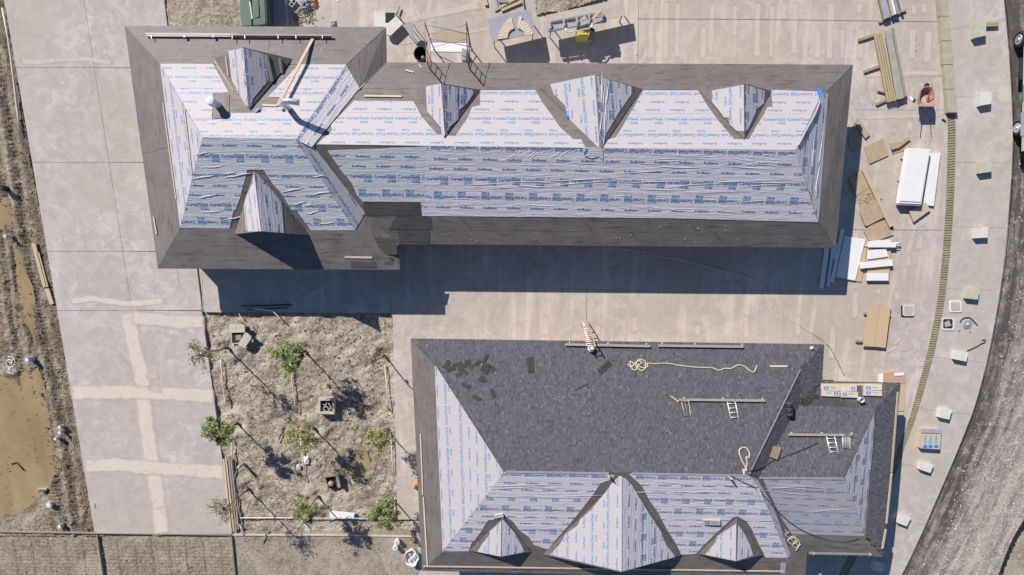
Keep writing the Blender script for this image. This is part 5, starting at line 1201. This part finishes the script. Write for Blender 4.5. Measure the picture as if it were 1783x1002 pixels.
sheet([(1507, 416), (1512, 418), (1500, 491), (1480, 489)], 'strand board under the large white sheet', 'osb', .03, .03, 'strand_board', 'strand board')
sheet([(1471, 411), (1507, 417), (1489, 489), (1455, 483)], 'large white sheet half in the roof shadow', 'white', .09, .03, 'white_sheet', 'sheet')
sheet([(1511, 424), (1552, 424), (1548, 492), (1510, 492)], 'strand board under the small white foam pieces', 'osb', .03, .07, 'strand_board', 'strand board')
for poly, off, th_, lab in (([(1513, 420), (1548, 417), (1553, 422), (1560, 423), (1560, 431), (1513, 431)], .14, .14, 'thick white foam piece at the top of the small foam group'), ([(1511, 436), (1543, 433), (1546, 447), (1511, 452)], .12, .06, 'flat white foam piece second from the top of the group'), ([(1499, 457), (1553, 452), (1555, 463), (1499, 468)], .12, .12, 'wide white foam strip crossing the small foam group'), ([(1510, 476), (1547, 476), (1547, 489), (1510, 489)], .10, .10, 'white foam block at the bottom of the small foam group')):
    one(prism('foam_piece', poly, G(), off, th_, M['white']), lab, 'foam', 'white foam pieces on strand board')
one(tube('white_pipe', [P(1557, 424, .2), P(1568, 424, .2)], .05, M['white']), 'short white pipe sticking out of the top foam piece', 'pipe')
one(tube('steel_rod', [P(1505, 429, .1), P(1567, 432.5, .12)], .025, M['steelg']), 'thin grey rod under the top foam piece', 'rod')
# osb table
one(prism('strand_board_sheet', [(1513, 531), (1531, 532), (1522, 604), (1503, 603)], G(), .18, .05, M['osb']), 'left sheet of the pair of strand boards on bearers', 'strand board'); one(prism('strand_board_sheet', [(1531.6, 532), (1551, 534), (1542, 606), (1522.6, 604)], G(), .18, .05, M['osb']), 'right sheet of the pair of strand boards on bearers', 'strand board')
one(board('timber_bearer', (1505, 546), (1551, 549), .12, .1, G(), M['woodg'], .06), 'upper bearer under the pair of strand boards', 'bearer'); one(board('timber_bearer', (1491, 594), (1543, 597), .12, .1, G(), M['woodg'], .06), 'lower bearer under the pair of strand boards', 'bearer')
def rsq(x, y, s, r=.28, n=4):
    out = []
    for cx__, cy__, a0 in ((1, -1, -90), (1, 1, 0), (-1, 1, 90), (-1, -1, 180)):
        for k in range(n + 1):
            a = math.radians(a0 + 90 * k / n); out.append((x + s * ((1 - r) * cx__ + r * math.cos(a)), y + s * ((1 - r) * cy__ + r * math.sin(a))))
    return out
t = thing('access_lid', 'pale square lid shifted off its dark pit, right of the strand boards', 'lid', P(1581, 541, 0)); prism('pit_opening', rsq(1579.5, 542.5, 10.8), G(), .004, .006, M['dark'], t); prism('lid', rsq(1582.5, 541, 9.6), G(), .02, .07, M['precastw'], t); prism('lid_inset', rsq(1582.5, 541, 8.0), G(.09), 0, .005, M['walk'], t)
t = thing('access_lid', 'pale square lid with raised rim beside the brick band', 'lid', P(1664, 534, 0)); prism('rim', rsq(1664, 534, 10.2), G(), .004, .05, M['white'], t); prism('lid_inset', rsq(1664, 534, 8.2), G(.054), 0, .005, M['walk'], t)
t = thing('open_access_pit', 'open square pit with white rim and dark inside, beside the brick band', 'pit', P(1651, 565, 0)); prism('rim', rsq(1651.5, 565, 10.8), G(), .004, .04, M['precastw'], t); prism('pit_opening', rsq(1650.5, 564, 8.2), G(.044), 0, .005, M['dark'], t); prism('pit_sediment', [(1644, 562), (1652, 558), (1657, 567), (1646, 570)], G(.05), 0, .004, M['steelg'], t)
t = thing('manhole_cap', 'small round grey cap with a black strap around it on the sidewalk', 'cap', P(1685, 565, 0)); q = P(1684, 565, 0); lathe('cap', q, [(.27, 0), (.27, .03), (.2, .05), (.02, .05)], M['steel'], t, 20); lathe('knob', q + UP * .05, [(.09, 0), (.07, .05), (.02, .06)], M['pvcg'], t, 10)
curve_rope('rubber_strap', [(1672, 562), (1675, 556), (1686, 553), (1694, 558), (1702, 567)], G(), .03, M['cable'], 'black strap curved around the round cap', 'strap')
curve_rope('hooked_rod', [(1684, 611), (1698, 605), (1708, 599), (1715, 596), (1715, 592), (1710, 593)], G(), .03, M['cable'], 'dark rod with hooked end beside a concrete cube', 'rod')
curve_rope('wire_loop', [(1686, 567), (1690, 572), (1688, 577), (1691, 580)], G(), .02, M['steelg'], 'thin grey wire hanging from the round cap', 'wire')
one(lathe('round_plug', P(1669, 575, 0), [(.07, 0), (.07, .04), (.02, .05)], M['steelg'], seg=10), 'tiny dark plug left of the round cap', 'plug')
for a, b, lab in (((1559, 600), (1569, 590), 'thin pale stick above the v shaped sticks'), ((1544, 614), (1560, 607), 'left thin stick of the v below the strand boards'), ((1560, 606), (1578, 612), 'right thin stick of the v below the strand boards'), ((1592, 614), (1596, 610), 'tiny pale stick near the brick band')):
    one(board('wood_splinter', a, b, .05, .02, G(), M['woodp']), lab, 'stick')
# shingle pallet on the sidewalk
t = thing('shingle_pallet', 'small stack of wrapped shingle bundles with dark cover on the sidewalk', 'pallet', P(1620, 767, 0))
c = [(1606, 747), (1639, 748), (1637, 783), (1603, 781)]
prism('wrapped_stack', c, G(), 0, .34, M['wrap'], t); prism('dark_cover', [(1606, 747), (1639, 748), (1638.5, 755), (1605.5, 754)], G(.34), 0, .05, M['steelg'], t)
for i, x in enumerate((1608, 1617, 1627)):
    prism('printed_logo', [(x, 775), (x + 7, 775.5), (x + 6.5, 781), (x - .5, 780.5)], G(.34), .0, .005, M['blue'], t); prism('printed_stripe', [(x + 2, 758), (x + 5, 758), (x + 5.5, 774), (x + 1, 774)], G(.34), .0, .004, M['teal'], t)
one(prism('strand_board', [(1539, 650), (1557, 647), (1558, 655), (1575, 655), (1575, 668), (1539, 668)], G(), .03, .04, M['osbr']), 'reddish strand board offcut behind the small wing upper eave', 'strand board')
one(prism('strand_board', [(1571, 662), (1576, 662), (1574, 716), (1560, 716), (1560, 664)], G(), .02, .03, M['osb']), 'narrow strand board strip along the right eave of the small wing', 'strand board')
one(prism('white_offcut', [(1530, 653), (1538, 651), (1538, 667), (1530, 667)], G(), .05, .05, M['white']), 'small white offcut left of the reddish strand board', 'offcut'); one(prism('white_offcut', [(1558, 650), (1574, 649), (1574, 654), (1558, 655)], G(), .07, .04, M['white']), 'small white offcut on top of the reddish strand board', 'offcut')
# ------------------------------------------------------------------ truck at the right edge
t = thing('parked_truck', 'white and green truck parked on the road, cut off by the right edge', 'truck', Vector((P(1772, 223, .25).x, P(1772, 223, .25).y, -.13)))
TRUCK = t
x0 = P(1772, 223, .25).x + .10; yf, yb = P(1775, 30, 0).y, P(1772, 268, 0).y
def vbox(nm, xa, xb, ya, yb_, za, zb, mk, bev=.06):
    q = [Vector((xa + bev, ya, zb)), Vector((xb - bev, ya, zb)), Vector((xb - bev, yb_, zb)), Vector((xa + bev, yb_, zb))]; r = [Vector((xa, ya, za)), Vector((xb, ya, za)), Vector((xb, yb_, za)), Vector((xa, yb_, za))]
    m = [Vector((xa, ya, zb - bev * 2)), Vector((xb, ya, zb - bev * 2)), Vector((xb, yb_, zb - bev * 2)), Vector((xa, yb_, zb - bev * 2))]
    f = [(0, 1, 2, 3)[::-1] if False else (3, 2, 1, 0)]; vs = q + m + r
    for a in (0, 4): f += [(a + i, a + (i + 1) % 4, a + 4 + (i + 1) % 4, a + 4 + i) for i in range(4)]
    f.append((8, 9, 10, 11)); return obj(nm, vs, f, M[mk], t)
ym = P(1778, 168, 0).y; ym0 = P(1778, 152, 0).y; ym2 = P(1778, 238, 0).y
vbox('body', x0 + .05, x0 + 2.1, yf, ym0, .35, 1.15, 'vwhite'); vbox('cab', x0 + .2, x0 + 1.95, yf - 1.3, ym0 + .2, 1.1, 1.8, 'glass', .15); vbox('cab_roof', x0 + .3, x0 + 1.85, yf - 1.6, ym0 + .3, 1.78, 1.86, 'vwhite', .05)
vbox('green_panel', x0 + .04, x0 + 2.11, ym0 - .002, ym - .35, .35, 1.12, 'lime'); vbox('rear_bed', x0 - .12, x0 + 2.2, ym - .40, yb, .55, 1.0, 'precast', .04); vbox('rear_fender', x0 - .15, x0 + .3, ym2 + 1.1, ym2 - .1, .5, .85, 'steelg', .05)
vbox('chassis', x0 + .3, x0 + 1.9, yf - .2, yb - .4, .25, .4, 'black', .02); vbox('running_board', x0 - .12, x0 + .1, yf - 2.0, ym0 + .3, .28, .34, 'black', .01); vbox('side_stripe', x0 + .035, x0 + .05, yf - 1.6, ym0 + .6, .7, .8, 'steelg', .002)
for px_, py_ in ((1775, 67), (1772, 223)):
    for sx in (0, 1.95):
        yy = P(px_, py_, .25).y; wc = Vector((x0 + sx + (.0 if sx else 0), yy, .22)); sg = -1 if sx == 0 else 1
        wt = lathe('wheel', wc, [(.36, -.12), (.38, -.08), (.38, .08), (.36, .12), (.25, .125)], M['black'], t, 24, axis=(sg, 0, 0)); lathe('rim', wc + Vector((sg * .126, 0, 0)), [(.24, 0), (.22, .02), (.1, -.0), (.07, .05), (.02, .05)], M['steel'], wt, 18, axis=(sg, 0, 0))
tube('mirror', [(x0 + .1, yf - 1.2, 1.15), (x0 - .1, yf - 1.15, 1.25)], .07, M['vwhite'], t, 8)

_w1, _w2 = P(1775, 69, .25), P(1772, 223, .25); _d = _w2 - _w1
TRUCK.rotation_euler[2] = math.atan2(_d.x, -_d.y)
# loose stones on road, garden and mud (too many to count)
def stones(name, region, cnt, smin, smax, cols, lab, cat, z=0, seed=2, sq=1.0):
    rr = random.Random(seed); vs, fs, col = [], [], []
    ico = [(0, 0, 1), (.9, 0, .3), (.28, .85, .3), (-.72, .53, .3), (-.72, -.53, .3), (.28, -.85, .3)]
    n = 0
    while n < cnt:
        x, y = region(rr)
        if x is None: continue
        p = P(x, y, z); s = rr.uniform(smin, smax) * rr.choice((.6, 1, 1, 1.5)); a = rr.uniform(0, 6.3); c = rr.choice(cols); k = len(vs)
        for q in ico:
            qx, qy = q[0] * s * rr.uniform(.7, 1.3), q[1] * s * .75 * rr.uniform(.7, 1.3)
            vs.append((p.x + qx * math.cos(a) - qy * math.sin(a), p.y + qx * math.sin(a) + qy * math.cos(a), z + q[2] * s * .6 * sq)); col.append(c)
        fs += [(k, k + 1 + i, k + 1 + (i + 1) % 5) for i in range(5)]; n += 1
        for i in range(5):
            pass
    o = obj(name, vs, fs, M['stone'], col=col); return tag(o, lab, cat, kind='stuff')
def rg_road(rr):
    y = rr.uniform(0, 1002); x = rr.uniform(1560, 1783)
    e = min(REs, key=lambda q: abs(q[1] - y))[0]; f = min(RF, key=lambda q: abs(q[1] - y))[0]
    if x < e + 10 or x > f: return None, None
    d = (x - e) / 160.0
    clump = noise.noise(Vector((x / 22, y / 40, 0)))
    if rr.random() > min(1, d + .12) * (.45 + clump * 1.4): return None, None
    return x, y
stones('road_stones', rg_road, 2600, .012, .042, [(.42, .38, .32), (.55, .5, .44), (.66, .62, .56), (.75, .72, .66)], 'pale stones strewn over the dusty road', 'stones', -.13, 3)
def rg_poly(poly):
    xs = [p[0] for p in poly]; ys_ = [p[1] for p in poly]
    def f(rr):
        x, y = rr.uniform(min(xs), max(xs)), rr.uniform(min(ys_), max(ys_))
        if not inpoly(x, y, poly) or noise.noise(Vector((x / 18, y / 18, 3))) < rr.uniform(-.5, .35): return None, None
        return x, y
    return f
stones('garden_stones', rg_poly([(365, 560), (680, 560), (688, 925), (412, 925)]), 1300, .02, .06, [(.40, .35, .28), (.30, .25, .19), (.52, .47, .40), (.2, .165, .12)], 'small stones and clods in the garden bed', 'stones', -.08, 4)
stones('mud_clods', rg_poly([(60, 330), (92, 470), (165, 925), (100, 925), (60, 640)]), 1100, .02, .065, [(.26, .21, .155), (.17, .135, .10), (.36, .31, .24)], 'clods of mud along the driveway edge', 'clods', -.07, 5)
stones('mud_clods', rg_poly([(0, 60), (22, 100), (62, 340), (60, 640), (0, 640)]), 500, .02, .055, [(.26, .21, .155), (.17, .135, .10), (.42, .37, .3)], 'clods of mud at the left edge', 'clods', -.07, 6)
stones('yard_gravel', rg_poly([(0, 938), (735, 938), (735, 1002), (0, 1002)]), 1600, .015, .04, [(.40, .34, .26), (.50, .45, .37), (.27, .21, .15)], 'gravel scattered over the bottom soil strips', 'gravel', -.07, 7)
stones('plaza_litter', rg_poly([(700, 0), (1620, 0), (1630, 640), (1450, 640), (1450, 570), (700, 560)]), 130, .012, .035, [(.75, .73, .7), (.12, .11, .1), (.3, .26, .2)], 'specks of litter on the concrete', 'litter', .012, 8)

# ------------------------------------------------------------------ left side
PV = [(45, 627, .55, .16, 'pvcg', 'grey capped pipe above the large puddle'), (102, 745, .4, .12, 'pvcg', 'upper grey pipe of the close trio beside the large puddle'), (102, 754, .42, .12, 'pvc', 'middle pipe of the close trio beside the large puddle'), (95, 765, .38, .10, 'pvc', 'lower left pale pipe of the close trio'),
      (83, 880, .3, .19, 'pvc', 'wide pale capped pipe near the bottom left'), (102, 918, .3, .14, 'pvcg', 'lowest grey pipe just above the form board'), (7, 411, .5, .10, 'pvc', 'pale pipe left of the narrow puddle'), (0, 327, .45, .15, 'black', 'black pipe at the left edge above the small puddle')]
for x, y, h, r, mk, lab in PV:
    q = P(x, y, h - .1); q.z = -.12; t = thing('stub_pipe', lab, 'pipe', q, 'stub pipes in the mud')
    lathe('pipe', q, [(r, 0), (r, h), (r * .82, h), (r * .8, h - .03), (.01, h - .03)], M[mk], t, 18); lathe('cap', q + UP * (h - .03), [(r * .62, 0), (r * .6, .02), (.01, .025)], M['white' if mk != 'black' else 'black'], t, 14)
q = P(77, 852, .05); t = thing('stub_pipe', 'pale pipe lying tilted beside the large puddle', 'pipe', q, 'stub pipes in the mud'); lathe('pipe', P(81, 853, -.1), [(.11, 0), (.11, .42), (.085, .42), (.08, .38), (.01, .38)], M['pvc'], t, 16, axis=(-.72, .25, .62))
for a, b, wd, lab in (((58, 424), (78, 500), .22, 'longest of the three tan boards lying beside the driveway'), ((66, 440), (82, 500), .12, 'narrow middle board of the three beside the driveway'), ((81, 503), (90, 530), .25, 'short lower board of the three beside the driveway')):
    one(board('form_board', a, b, wd, .05, G(), M['wood'], -.03), lab, 'board', 'boards beside the driveway')
one(tube('irrigation_pipe', [P(x, y, .04) for x, y in ((4, 14), (13, 60), (19, 100), (25, 150), (31, 200), (35, 234))], .05, M['pipe']), 'long pale pipe lying along the upper left driveway edge', 'pipe')
o = multi('spray_paint_marks', [tube_data(catmull([P(x, y, -.055) for x, y in ps], 4), .028, 6) for ps in ([(14, 622), (20, 622), (26, 628), (24, 637), (17, 640), (11, 634), (14, 627), (21, 629), (20, 635)], [(14, 642), (18, 644), (13, 648), (20, 650), (24, 652)], [(15, 630), (19, 632), (23, 626)])], M['white']); tag(o, 'white looped paint mark sprayed on the dry mud', 'paint mark')
one(tube('bent_rod', [P(18, 808, -.08), P(28, 805, -.08), P(42, 820, -.08)], .03, M['cable']), 'dark bent rod lying in the large puddle', 'rod')
one(board('rubber_scrap', (163, 877), (165, 885), .09, .03, G(), M['steelg']), 'dark scrap on the lower left driveway slab', 'scrap')
# form boards along the bottom
fb = [((-30, 926), (166, 929), 'left form board between the puddle area and the bottom trench'), ((167, 929), (403, 932), 'middle form board along the lower end of the driveway'), ((405, 932), (565, 932.5), 'thin form board below the garden bed, left length'), ((566, 932.5), (726, 934.5), 'thin form board below the garden bed, right length')]
for i, (a, b, lab) in enumerate(fb): one(board('form_board', a, b, .06 if i < 2 else .09, .14 if i < 2 else .09, G(), M['woodg' if i < 2 else 'woodp'], -.10), lab, 'form board', 'form boards along the bottom')
one(board('form_board', (168, 933), (182, 1030), .07, .2, G(), M['woodg'], -.17), 'left slanting form board running off the bottom edge', 'form board'); one(board('form_board', (404, 935), (413, 1030), .06, .16, G(), M['cable'], -.15), 'right dark form board running off the bottom edge', 'form board')
bars = [tube_data([P(x + (y0 - 935) * (.16 - x * .00016), y0, -.10), P(x + (1030 - 935) * (.16 - x * .00016), 1030, -.10)], .011, 5) for x in range(-40, 400, 30) for y0 in (938,) if abs(x - 170) > 8]
bars += [tube_data([P(x0, y, -.088), P(x1 + (y - 935) * .1, y + 1.5, -.088)], .006, 4) for y in range(944, 1002, 6) for x0, x1 in ((-30, 160), (185, 395))]
o = multi('reinforcing_mesh', bars, plain('rust', (.24, .185, .13), .9, .2)); tag(o, 'rusty steel reinforcing mesh laid over the bottom left soil', 'mesh', kind='stuff')
# ------------------------------------------------------------------ garden
Gd = G(-.06)
t = thing('meter_vault', 'open concrete box with its lid turned aside in the upper left garden bed', 'vault', P(413, 583, -.1))
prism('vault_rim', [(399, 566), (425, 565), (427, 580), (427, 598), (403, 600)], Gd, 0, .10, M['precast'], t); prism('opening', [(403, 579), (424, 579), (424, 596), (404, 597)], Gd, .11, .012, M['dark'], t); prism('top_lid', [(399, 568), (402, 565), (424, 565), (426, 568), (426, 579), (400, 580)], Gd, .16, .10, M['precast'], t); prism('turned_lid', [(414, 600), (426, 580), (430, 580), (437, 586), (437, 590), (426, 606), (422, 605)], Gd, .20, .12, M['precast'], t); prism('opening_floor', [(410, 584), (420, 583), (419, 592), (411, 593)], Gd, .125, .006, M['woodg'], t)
t = thing('valve_box', 'square grey valve box with wilted debris inside, in the middle of the garden bed', 'valve box', P(567, 708, -.1))
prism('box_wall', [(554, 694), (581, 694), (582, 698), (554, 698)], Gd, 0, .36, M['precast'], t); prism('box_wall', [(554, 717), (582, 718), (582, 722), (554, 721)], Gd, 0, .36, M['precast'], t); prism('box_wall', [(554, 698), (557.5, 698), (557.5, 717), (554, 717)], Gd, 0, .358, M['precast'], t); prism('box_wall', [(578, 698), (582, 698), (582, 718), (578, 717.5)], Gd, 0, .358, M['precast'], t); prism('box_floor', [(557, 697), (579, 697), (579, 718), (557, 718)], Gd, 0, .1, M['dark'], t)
for ps in ([(559, 702), (566, 706), (570, 700)], [(561, 715), (567, 708), (574, 714)], [(572, 702), (576, 710), (572, 716)], [(559, 710), (563, 713), (567, 716)]): tube('debris_stem', catmull([P(x, y, .13) for x, y in ps], 4), .04, M['steelg'], t, 6)
t = thing('valve_box', 'tilted square box with a rusty red lump inside, lower middle of the garden bed', 'valve box', P(576, 838, -.1))
prism('box_wall', [(563, 829), (586, 826), (587, 829), (566, 832)], Gd, 0, .30, M['base'], t); prism('box_wall', [(584, 828), (588, 827), (593, 850), (588, 849)], Gd, 0, .30, M['base'], t); prism('box_wall', [(563, 829), (566, 832), (572, 850), (569, 849)], Gd, 0, .26, M['base'], t); prism('box_floor', [(566, 831), (585, 829), (589, 848), (572, 851)], Gd, 0, .08, M['dark'], t); lathe('rusty_lump', P(577, 842, .02), [(.16, 0), (.19, .1), (.1, .2), (.03, .22)], M['red'], t, 9)
IP = [([(505, 628), (508, 660), (513, 700), (516, 718)], 'pale irrigation pipe below the large upper green tree'), ([(384, 625), (387, 660), (392, 700), (394, 707)], 'pale irrigation pipe near the left edge of the garden bed'), ([(523, 764), (527, 800), (533, 840)], 'pale irrigation pipe in the centre below the olive tree'), ([(536, 880), (537, 900)], 'short irrigation pipe at the bottom centre of the garden bed'),
      ([(670, 636), (674, 680), (677, 716)], 'pale irrigation pipe below the bare tree at the right'), ([(680, 752), (683, 800), (686, 832)], 'pale irrigation pipe right of the olive tree'), ([(687, 866), (689, 900), (688, 903)], 'short irrigation pipe at the right bottom corner'), ([(418, 902), (500, 902), (600, 903), (688, 903)], 'long horizontal irrigation pipe along the bottom of the garden bed'),
      ([(402, 760), (404, 790), (408, 840), (414, 880), (418, 902)], 'irrigation pipe beside the stacked planks'), ([(417, 913), (424, 932)], 'short pipe joining the bottom form board')]
for ps, lab in IP: one(tube('irrigation_pipe', [P(x, y, .02) for x, y in ps], .032, M['pipe'], None, 8), lab, 'pipe', 'irrigation pipes in the garden bed')
one(tube('irrigation_pipe', catmull([P(x, y, .0) for x, y in ((416, 546), (424, 560), (436, 568), (443, 577))], 4), .025, M['pipe']), 'curved pale hose above the open vault', 'hose')
for a, b, wd, mk, off, lab in (((389, 800), (402, 925), .10, 'woodp', 0, 'leftmost plank of the bundle beside the driveway edge'), ((393, 798), (407, 926), .10, 'wood', .04, 'second plank from the left of the bundle beside the driveway'), ((398, 797), (411, 925), .10, 'woodg', .0, 'third grey plank of the bundle beside the driveway'), ((402, 800), (415, 922), .08, 'woodg', .03, 'rightmost plank of the bundle beside the driveway')):
    one(board('plank', a, b, wd, .06, G(), M[mk], off), lab, 'plank', 'planks bundled beside the driveway')
one(prism('white_board', [(574, 890), (617, 894), (616, 903), (574, 902)], G(-.05), .02, .08, M['white']), 'white board lying across the bottom irrigation pipe', 'board')
rag('plastic_scraps', 533, 802, (.3, .5), M['white'], 'crumpled white plastic beside the centre irrigation pipe', 'plastic', .08, 9); rag('plastic_scraps', 519, 813, (.2, .3), M['white'], 'small white plastic scrap left of the centre irrigation pipe', 'plastic', .06, 10)
for a, b, lab in (((476, 765), (489, 742), 'left stick beside the centre olive tree'), ((483, 770), (491, 741), 'right stick beside the centre olive tree'), ((529, 911), (537, 925), 'white stick below the bottom irrigation pipe'), ((455, 945), (466, 924), 'brown stick crossing the bottom form board')):
    one(board('garden_stake', a, b, .05, .04, G(), M['white' if 'white' in lab else 'woodg'], 0), lab, 'stick')
t = thing('short_post', 'short reddish post right of the stacked planks', 'post', P(423, 806, -.1)); lathe('post', P(424, 808, -.1), [(.10, 0), (.09, .7), (.03, .74)], plain('pinkish_post', (.45, .33, .27), .8), t, 12); lathe('post_top', P(424, 808, -.1) + UP * .74, [(.07, 0), (.02, .03)], M['pvcg'], t, 10)
t = thing('bar_in_shade', 'dark bar and white pole crossing at the shaded edge of the garden bed', 'bar', P(470, 537, 0)); tube('dark_bar', [P(420, 533, .1), P(508, 531, .1)], .04, M['cable'], t, 6); tube('dark_bar', [P(428, 540, .08), P(500, 536, .1)], .03, M['cable'], t, 6)
one(tube('white_pole', [P(442, 538, .12), P(474, 541, .12), P(486, 553, .05), P(497, 564, .0)], .035, M['pvc']), 'pale bent pole reaching from the shade into the garden bed', 'pole')
# buckets and bag below the garden
for x, y, lab in ((691, 944, 'upper white bucket near the building corner'), (688, 954, 'lower white bucket near the building corner')):
    q = P(x, y, .3); q.z = 0; t = thing('white_bucket', lab, 'bucket', q, 'white buckets near the corner'); lathe('body', q - UP * .05, [(.13, 0), (.16, .35), (.17, .36), (.17, .38), (.02, .39)], M['white'], t, 16); lathe('lid_ring', q + UP * .34, [(.10, 0), (.08, .012), (.01, .012)], M['pvcg'], t, 12)
t = thing('open_sack', 'open white bulk sack holding white containers beside the building corner', 'sack', P(718, 964, 0)); q = P(718, 968, 0)
n_ = 18; prof = [(.42, 0), (.47, .2), (.46, .38), (.40, .36), (.36, .12), (.01, .1)]; vs = []
for r_, z_ in prof:
    for k in range(n_):
        a = 2 * math.pi * k / n_; rr_ = r_ * (1 + .09 * math.sin(a * 5 + z_ * 4) + .04 * math.sin(a * 9)) * (1.0 if abs(math.cos(a)) < .7 else .95); vs.append(Vector((q.x + math.cos(a) * rr_, q.y + math.sin(a) * rr_ * 1.2, z_ + .05 * math.sin(a * 3) * (z_ > .3))))
obj('sack_body', vs, [(i*n_ + k, i*n_ + (k+1) % n_, (i+1)*n_ + (k+1) % n_, (i+1)*n_ + k) for i in range(5) for k in range(n_)], M['white'], t)
for dx, dy, r_ in ((.02, -.02, .13), (-.14, -.2, .10), (.16, .08, .1), (-.1, .2, .08)): lathe('container', (q.x + dx, q.y + dy, .1), [(r_, 0), (r_, .2), (r_ * .8, .23), (r_ * .3, .24)], M['pvc'], t, 12)
t = thing('traffic_cone', 'orange cone tip showing beside the left eave of the shingled building', 'cone', P(721, 845, 0)); q = P(722, 846, 0); box3('base', (q.x, q.y, 0), .34, .34, .03, .2, M['brightorange'], t); lathe('cone', q + UP * .03, [(.13, 0), (.03, .5), (.02, .52)], M['brightorange'], t, 14)

# ------------------------------------------------------------------ trees
def tree(i, bx, by, zc, rad, kind):
    if kind in ('green', 'olive', 'mid'): rad *= 1.1
    rr = random.Random(100 + i); b = P(bx, by, 0); b.z = -.12
    lab = ['dense green young tree with the largest crown, upper middle of the garden bed', 'bright green young tree overhanging the driveway edge', 'olive green young tree in the centre of the garden bed', 'small pale olive tree at the right of the garden bed, middle row',
           'green young tree in the bottom middle of the garden bed', 'round dense green tree at the lower right of the garden bed', 'nearly bare tree leaning over the driveway below the open vault', 'sparse small leaved tree beside the stacked planks', 'leafless tree with a red tag at the upper right of the garden bed'][i]
    t = thing('young_tree', lab, 'tree', b, 'young trees in the garden bed')
    hr = zc - rad * (.75 if kind not in ('sparse', 'bare') else .9) + .12; top = zc + rad * .55 + .12
    tr = [b + Vector((rr.uniform(-.02, .02) * k, rr.uniform(-.02, .02) * k, top * k / 6)) for k in range(7)]
    tube('trunk', tr, [.055, .045, .04, .034, .026, .018, .008], M['bark'], t, 8)
    lathe('trunk_guard', b, [(.09, 0), (.085, .28), (.06, .30)], M['cable'], t, 10)
    # limbs
    parts, tips = [], []
    nl = dict(sparse=17, bare=22).get(kind, 13)
    for k in range(nl):
        z = hr + (top - hr) * rr.uniform(0, .8); a = 2.4 * k + rr.uniform(-.4, .4); L = rad * rr.uniform(.6, 1.05); st = b + UP * z
        if kind in ('sparse', 'bare') : L *= 1.05
        el = rr.uniform(.25, .9); d = Vector((math.cos(a) * math.cos(el), math.sin(a) * math.cos(el), math.sin(el)))
        e = st + d * L * .9; m_ = st.lerp(e, .5) + Vector((rr.uniform(-.07, .07), rr.uniform(-.07, .07), .04))
        parts.append(tube_data([st, m_, e], [.02, .013, .005], 5)); tips += [m_, e]
        for q in range(3):
            s2 = st.lerp(e, rr.uniform(.4, .9)); d2 = (d + Vector((rr.uniform(-.8, .8), rr.uniform(-.8, .8), rr.uniform(-.3, .5)))).normalized(); e2 = s2 + d2 * L * rr.uniform(.25, .45); parts.append(tube_data([s2, e2], [.009, .003], 4)); tips.append(e2)
    o = multi('limbs', parts, M['twig'], t); o['kind'] = 'stuff'
    if kind == 'bare': 
        n = 130; cl_ = tips; spread = .05
    elif kind == 'sparse': n = 420; cl_ = tips; spread = .09
    else:
        n = {'green': 2700, 'olive': 1700, 'mid': 2100}[kind]; spread = .085; cl_ = []
        for k in range(34):
            while True:
                d = Vector((rr.uniform(-1, 1), rr.uniform(-1, 1), rr.uniform(-1, 1)))
                if .35 < d.length < 1: break
            f = 1 + .28 * math.sin(3 * math.atan2(d.y, d.x) + i * 2) + .12 * math.sin(5 * math.atan2(d.y, d.x) + i)
            cl_.append(b + UP * (zc + .12) + Vector((d.x * rad * f, d.y * rad * f, d.z * rad * .85)))
        cl_ += tips[:14]
    base = {'green': (.13, .185, .05), 'olive': (.22, .235, .085), 'mid': (.17, .20, .065), 'sparse': (.16, .14, .07), 'bare': (.17, .12, .07)}[kind]
    tone = [rr.uniform(.55, 1.5) for _ in cl_]; yl = [rr.uniform(0, .5) for _ in cl_]
    vs, fs, col = [], [], []
    for k in range(n):
        ci = rr.randrange(len(cl_)); c = cl_[ci] + Vector((rr.gauss(0, spread), rr.gauss(0, spread), rr.gauss(0, spread * .8)))
        s = rr.uniform(.025, .06); u = Vector((rr.uniform(-1, 1), rr.uniform(-1, 1), rr.uniform(-.5, .5))).normalized(); w_ = u.cross(Vector((rr.uniform(-.6, .6), rr.uniform(-.6, .6), 1))).normalized()
        q = len(vs); vs += [c - u * s * 1.4, c + w_ * s * .6, c + u * s * 1.4, c - w_ * s * .6]; fs.append((q, q + 1, q + 2, q + 3))
        g = tone[ci] * rr.uniform(.75, 1.25); y = yl[ci]
        col += [(base[0] * g * (1 + y), base[1] * g * (1 + y * .45), base[2] * g)] * 4
    o = obj('crown', vs, fs, M['leaf'], t, col=col); o['kind'] = 'stuff'
    if kind == 'bare': lathe('red_tag', b + Vector((-.02, .05, 1.5)), [(.05, 0), (.09, .08), (.02, .16)], M['red'], t, 7)
for i, q in enumerate(TREES): tree(i, *q)
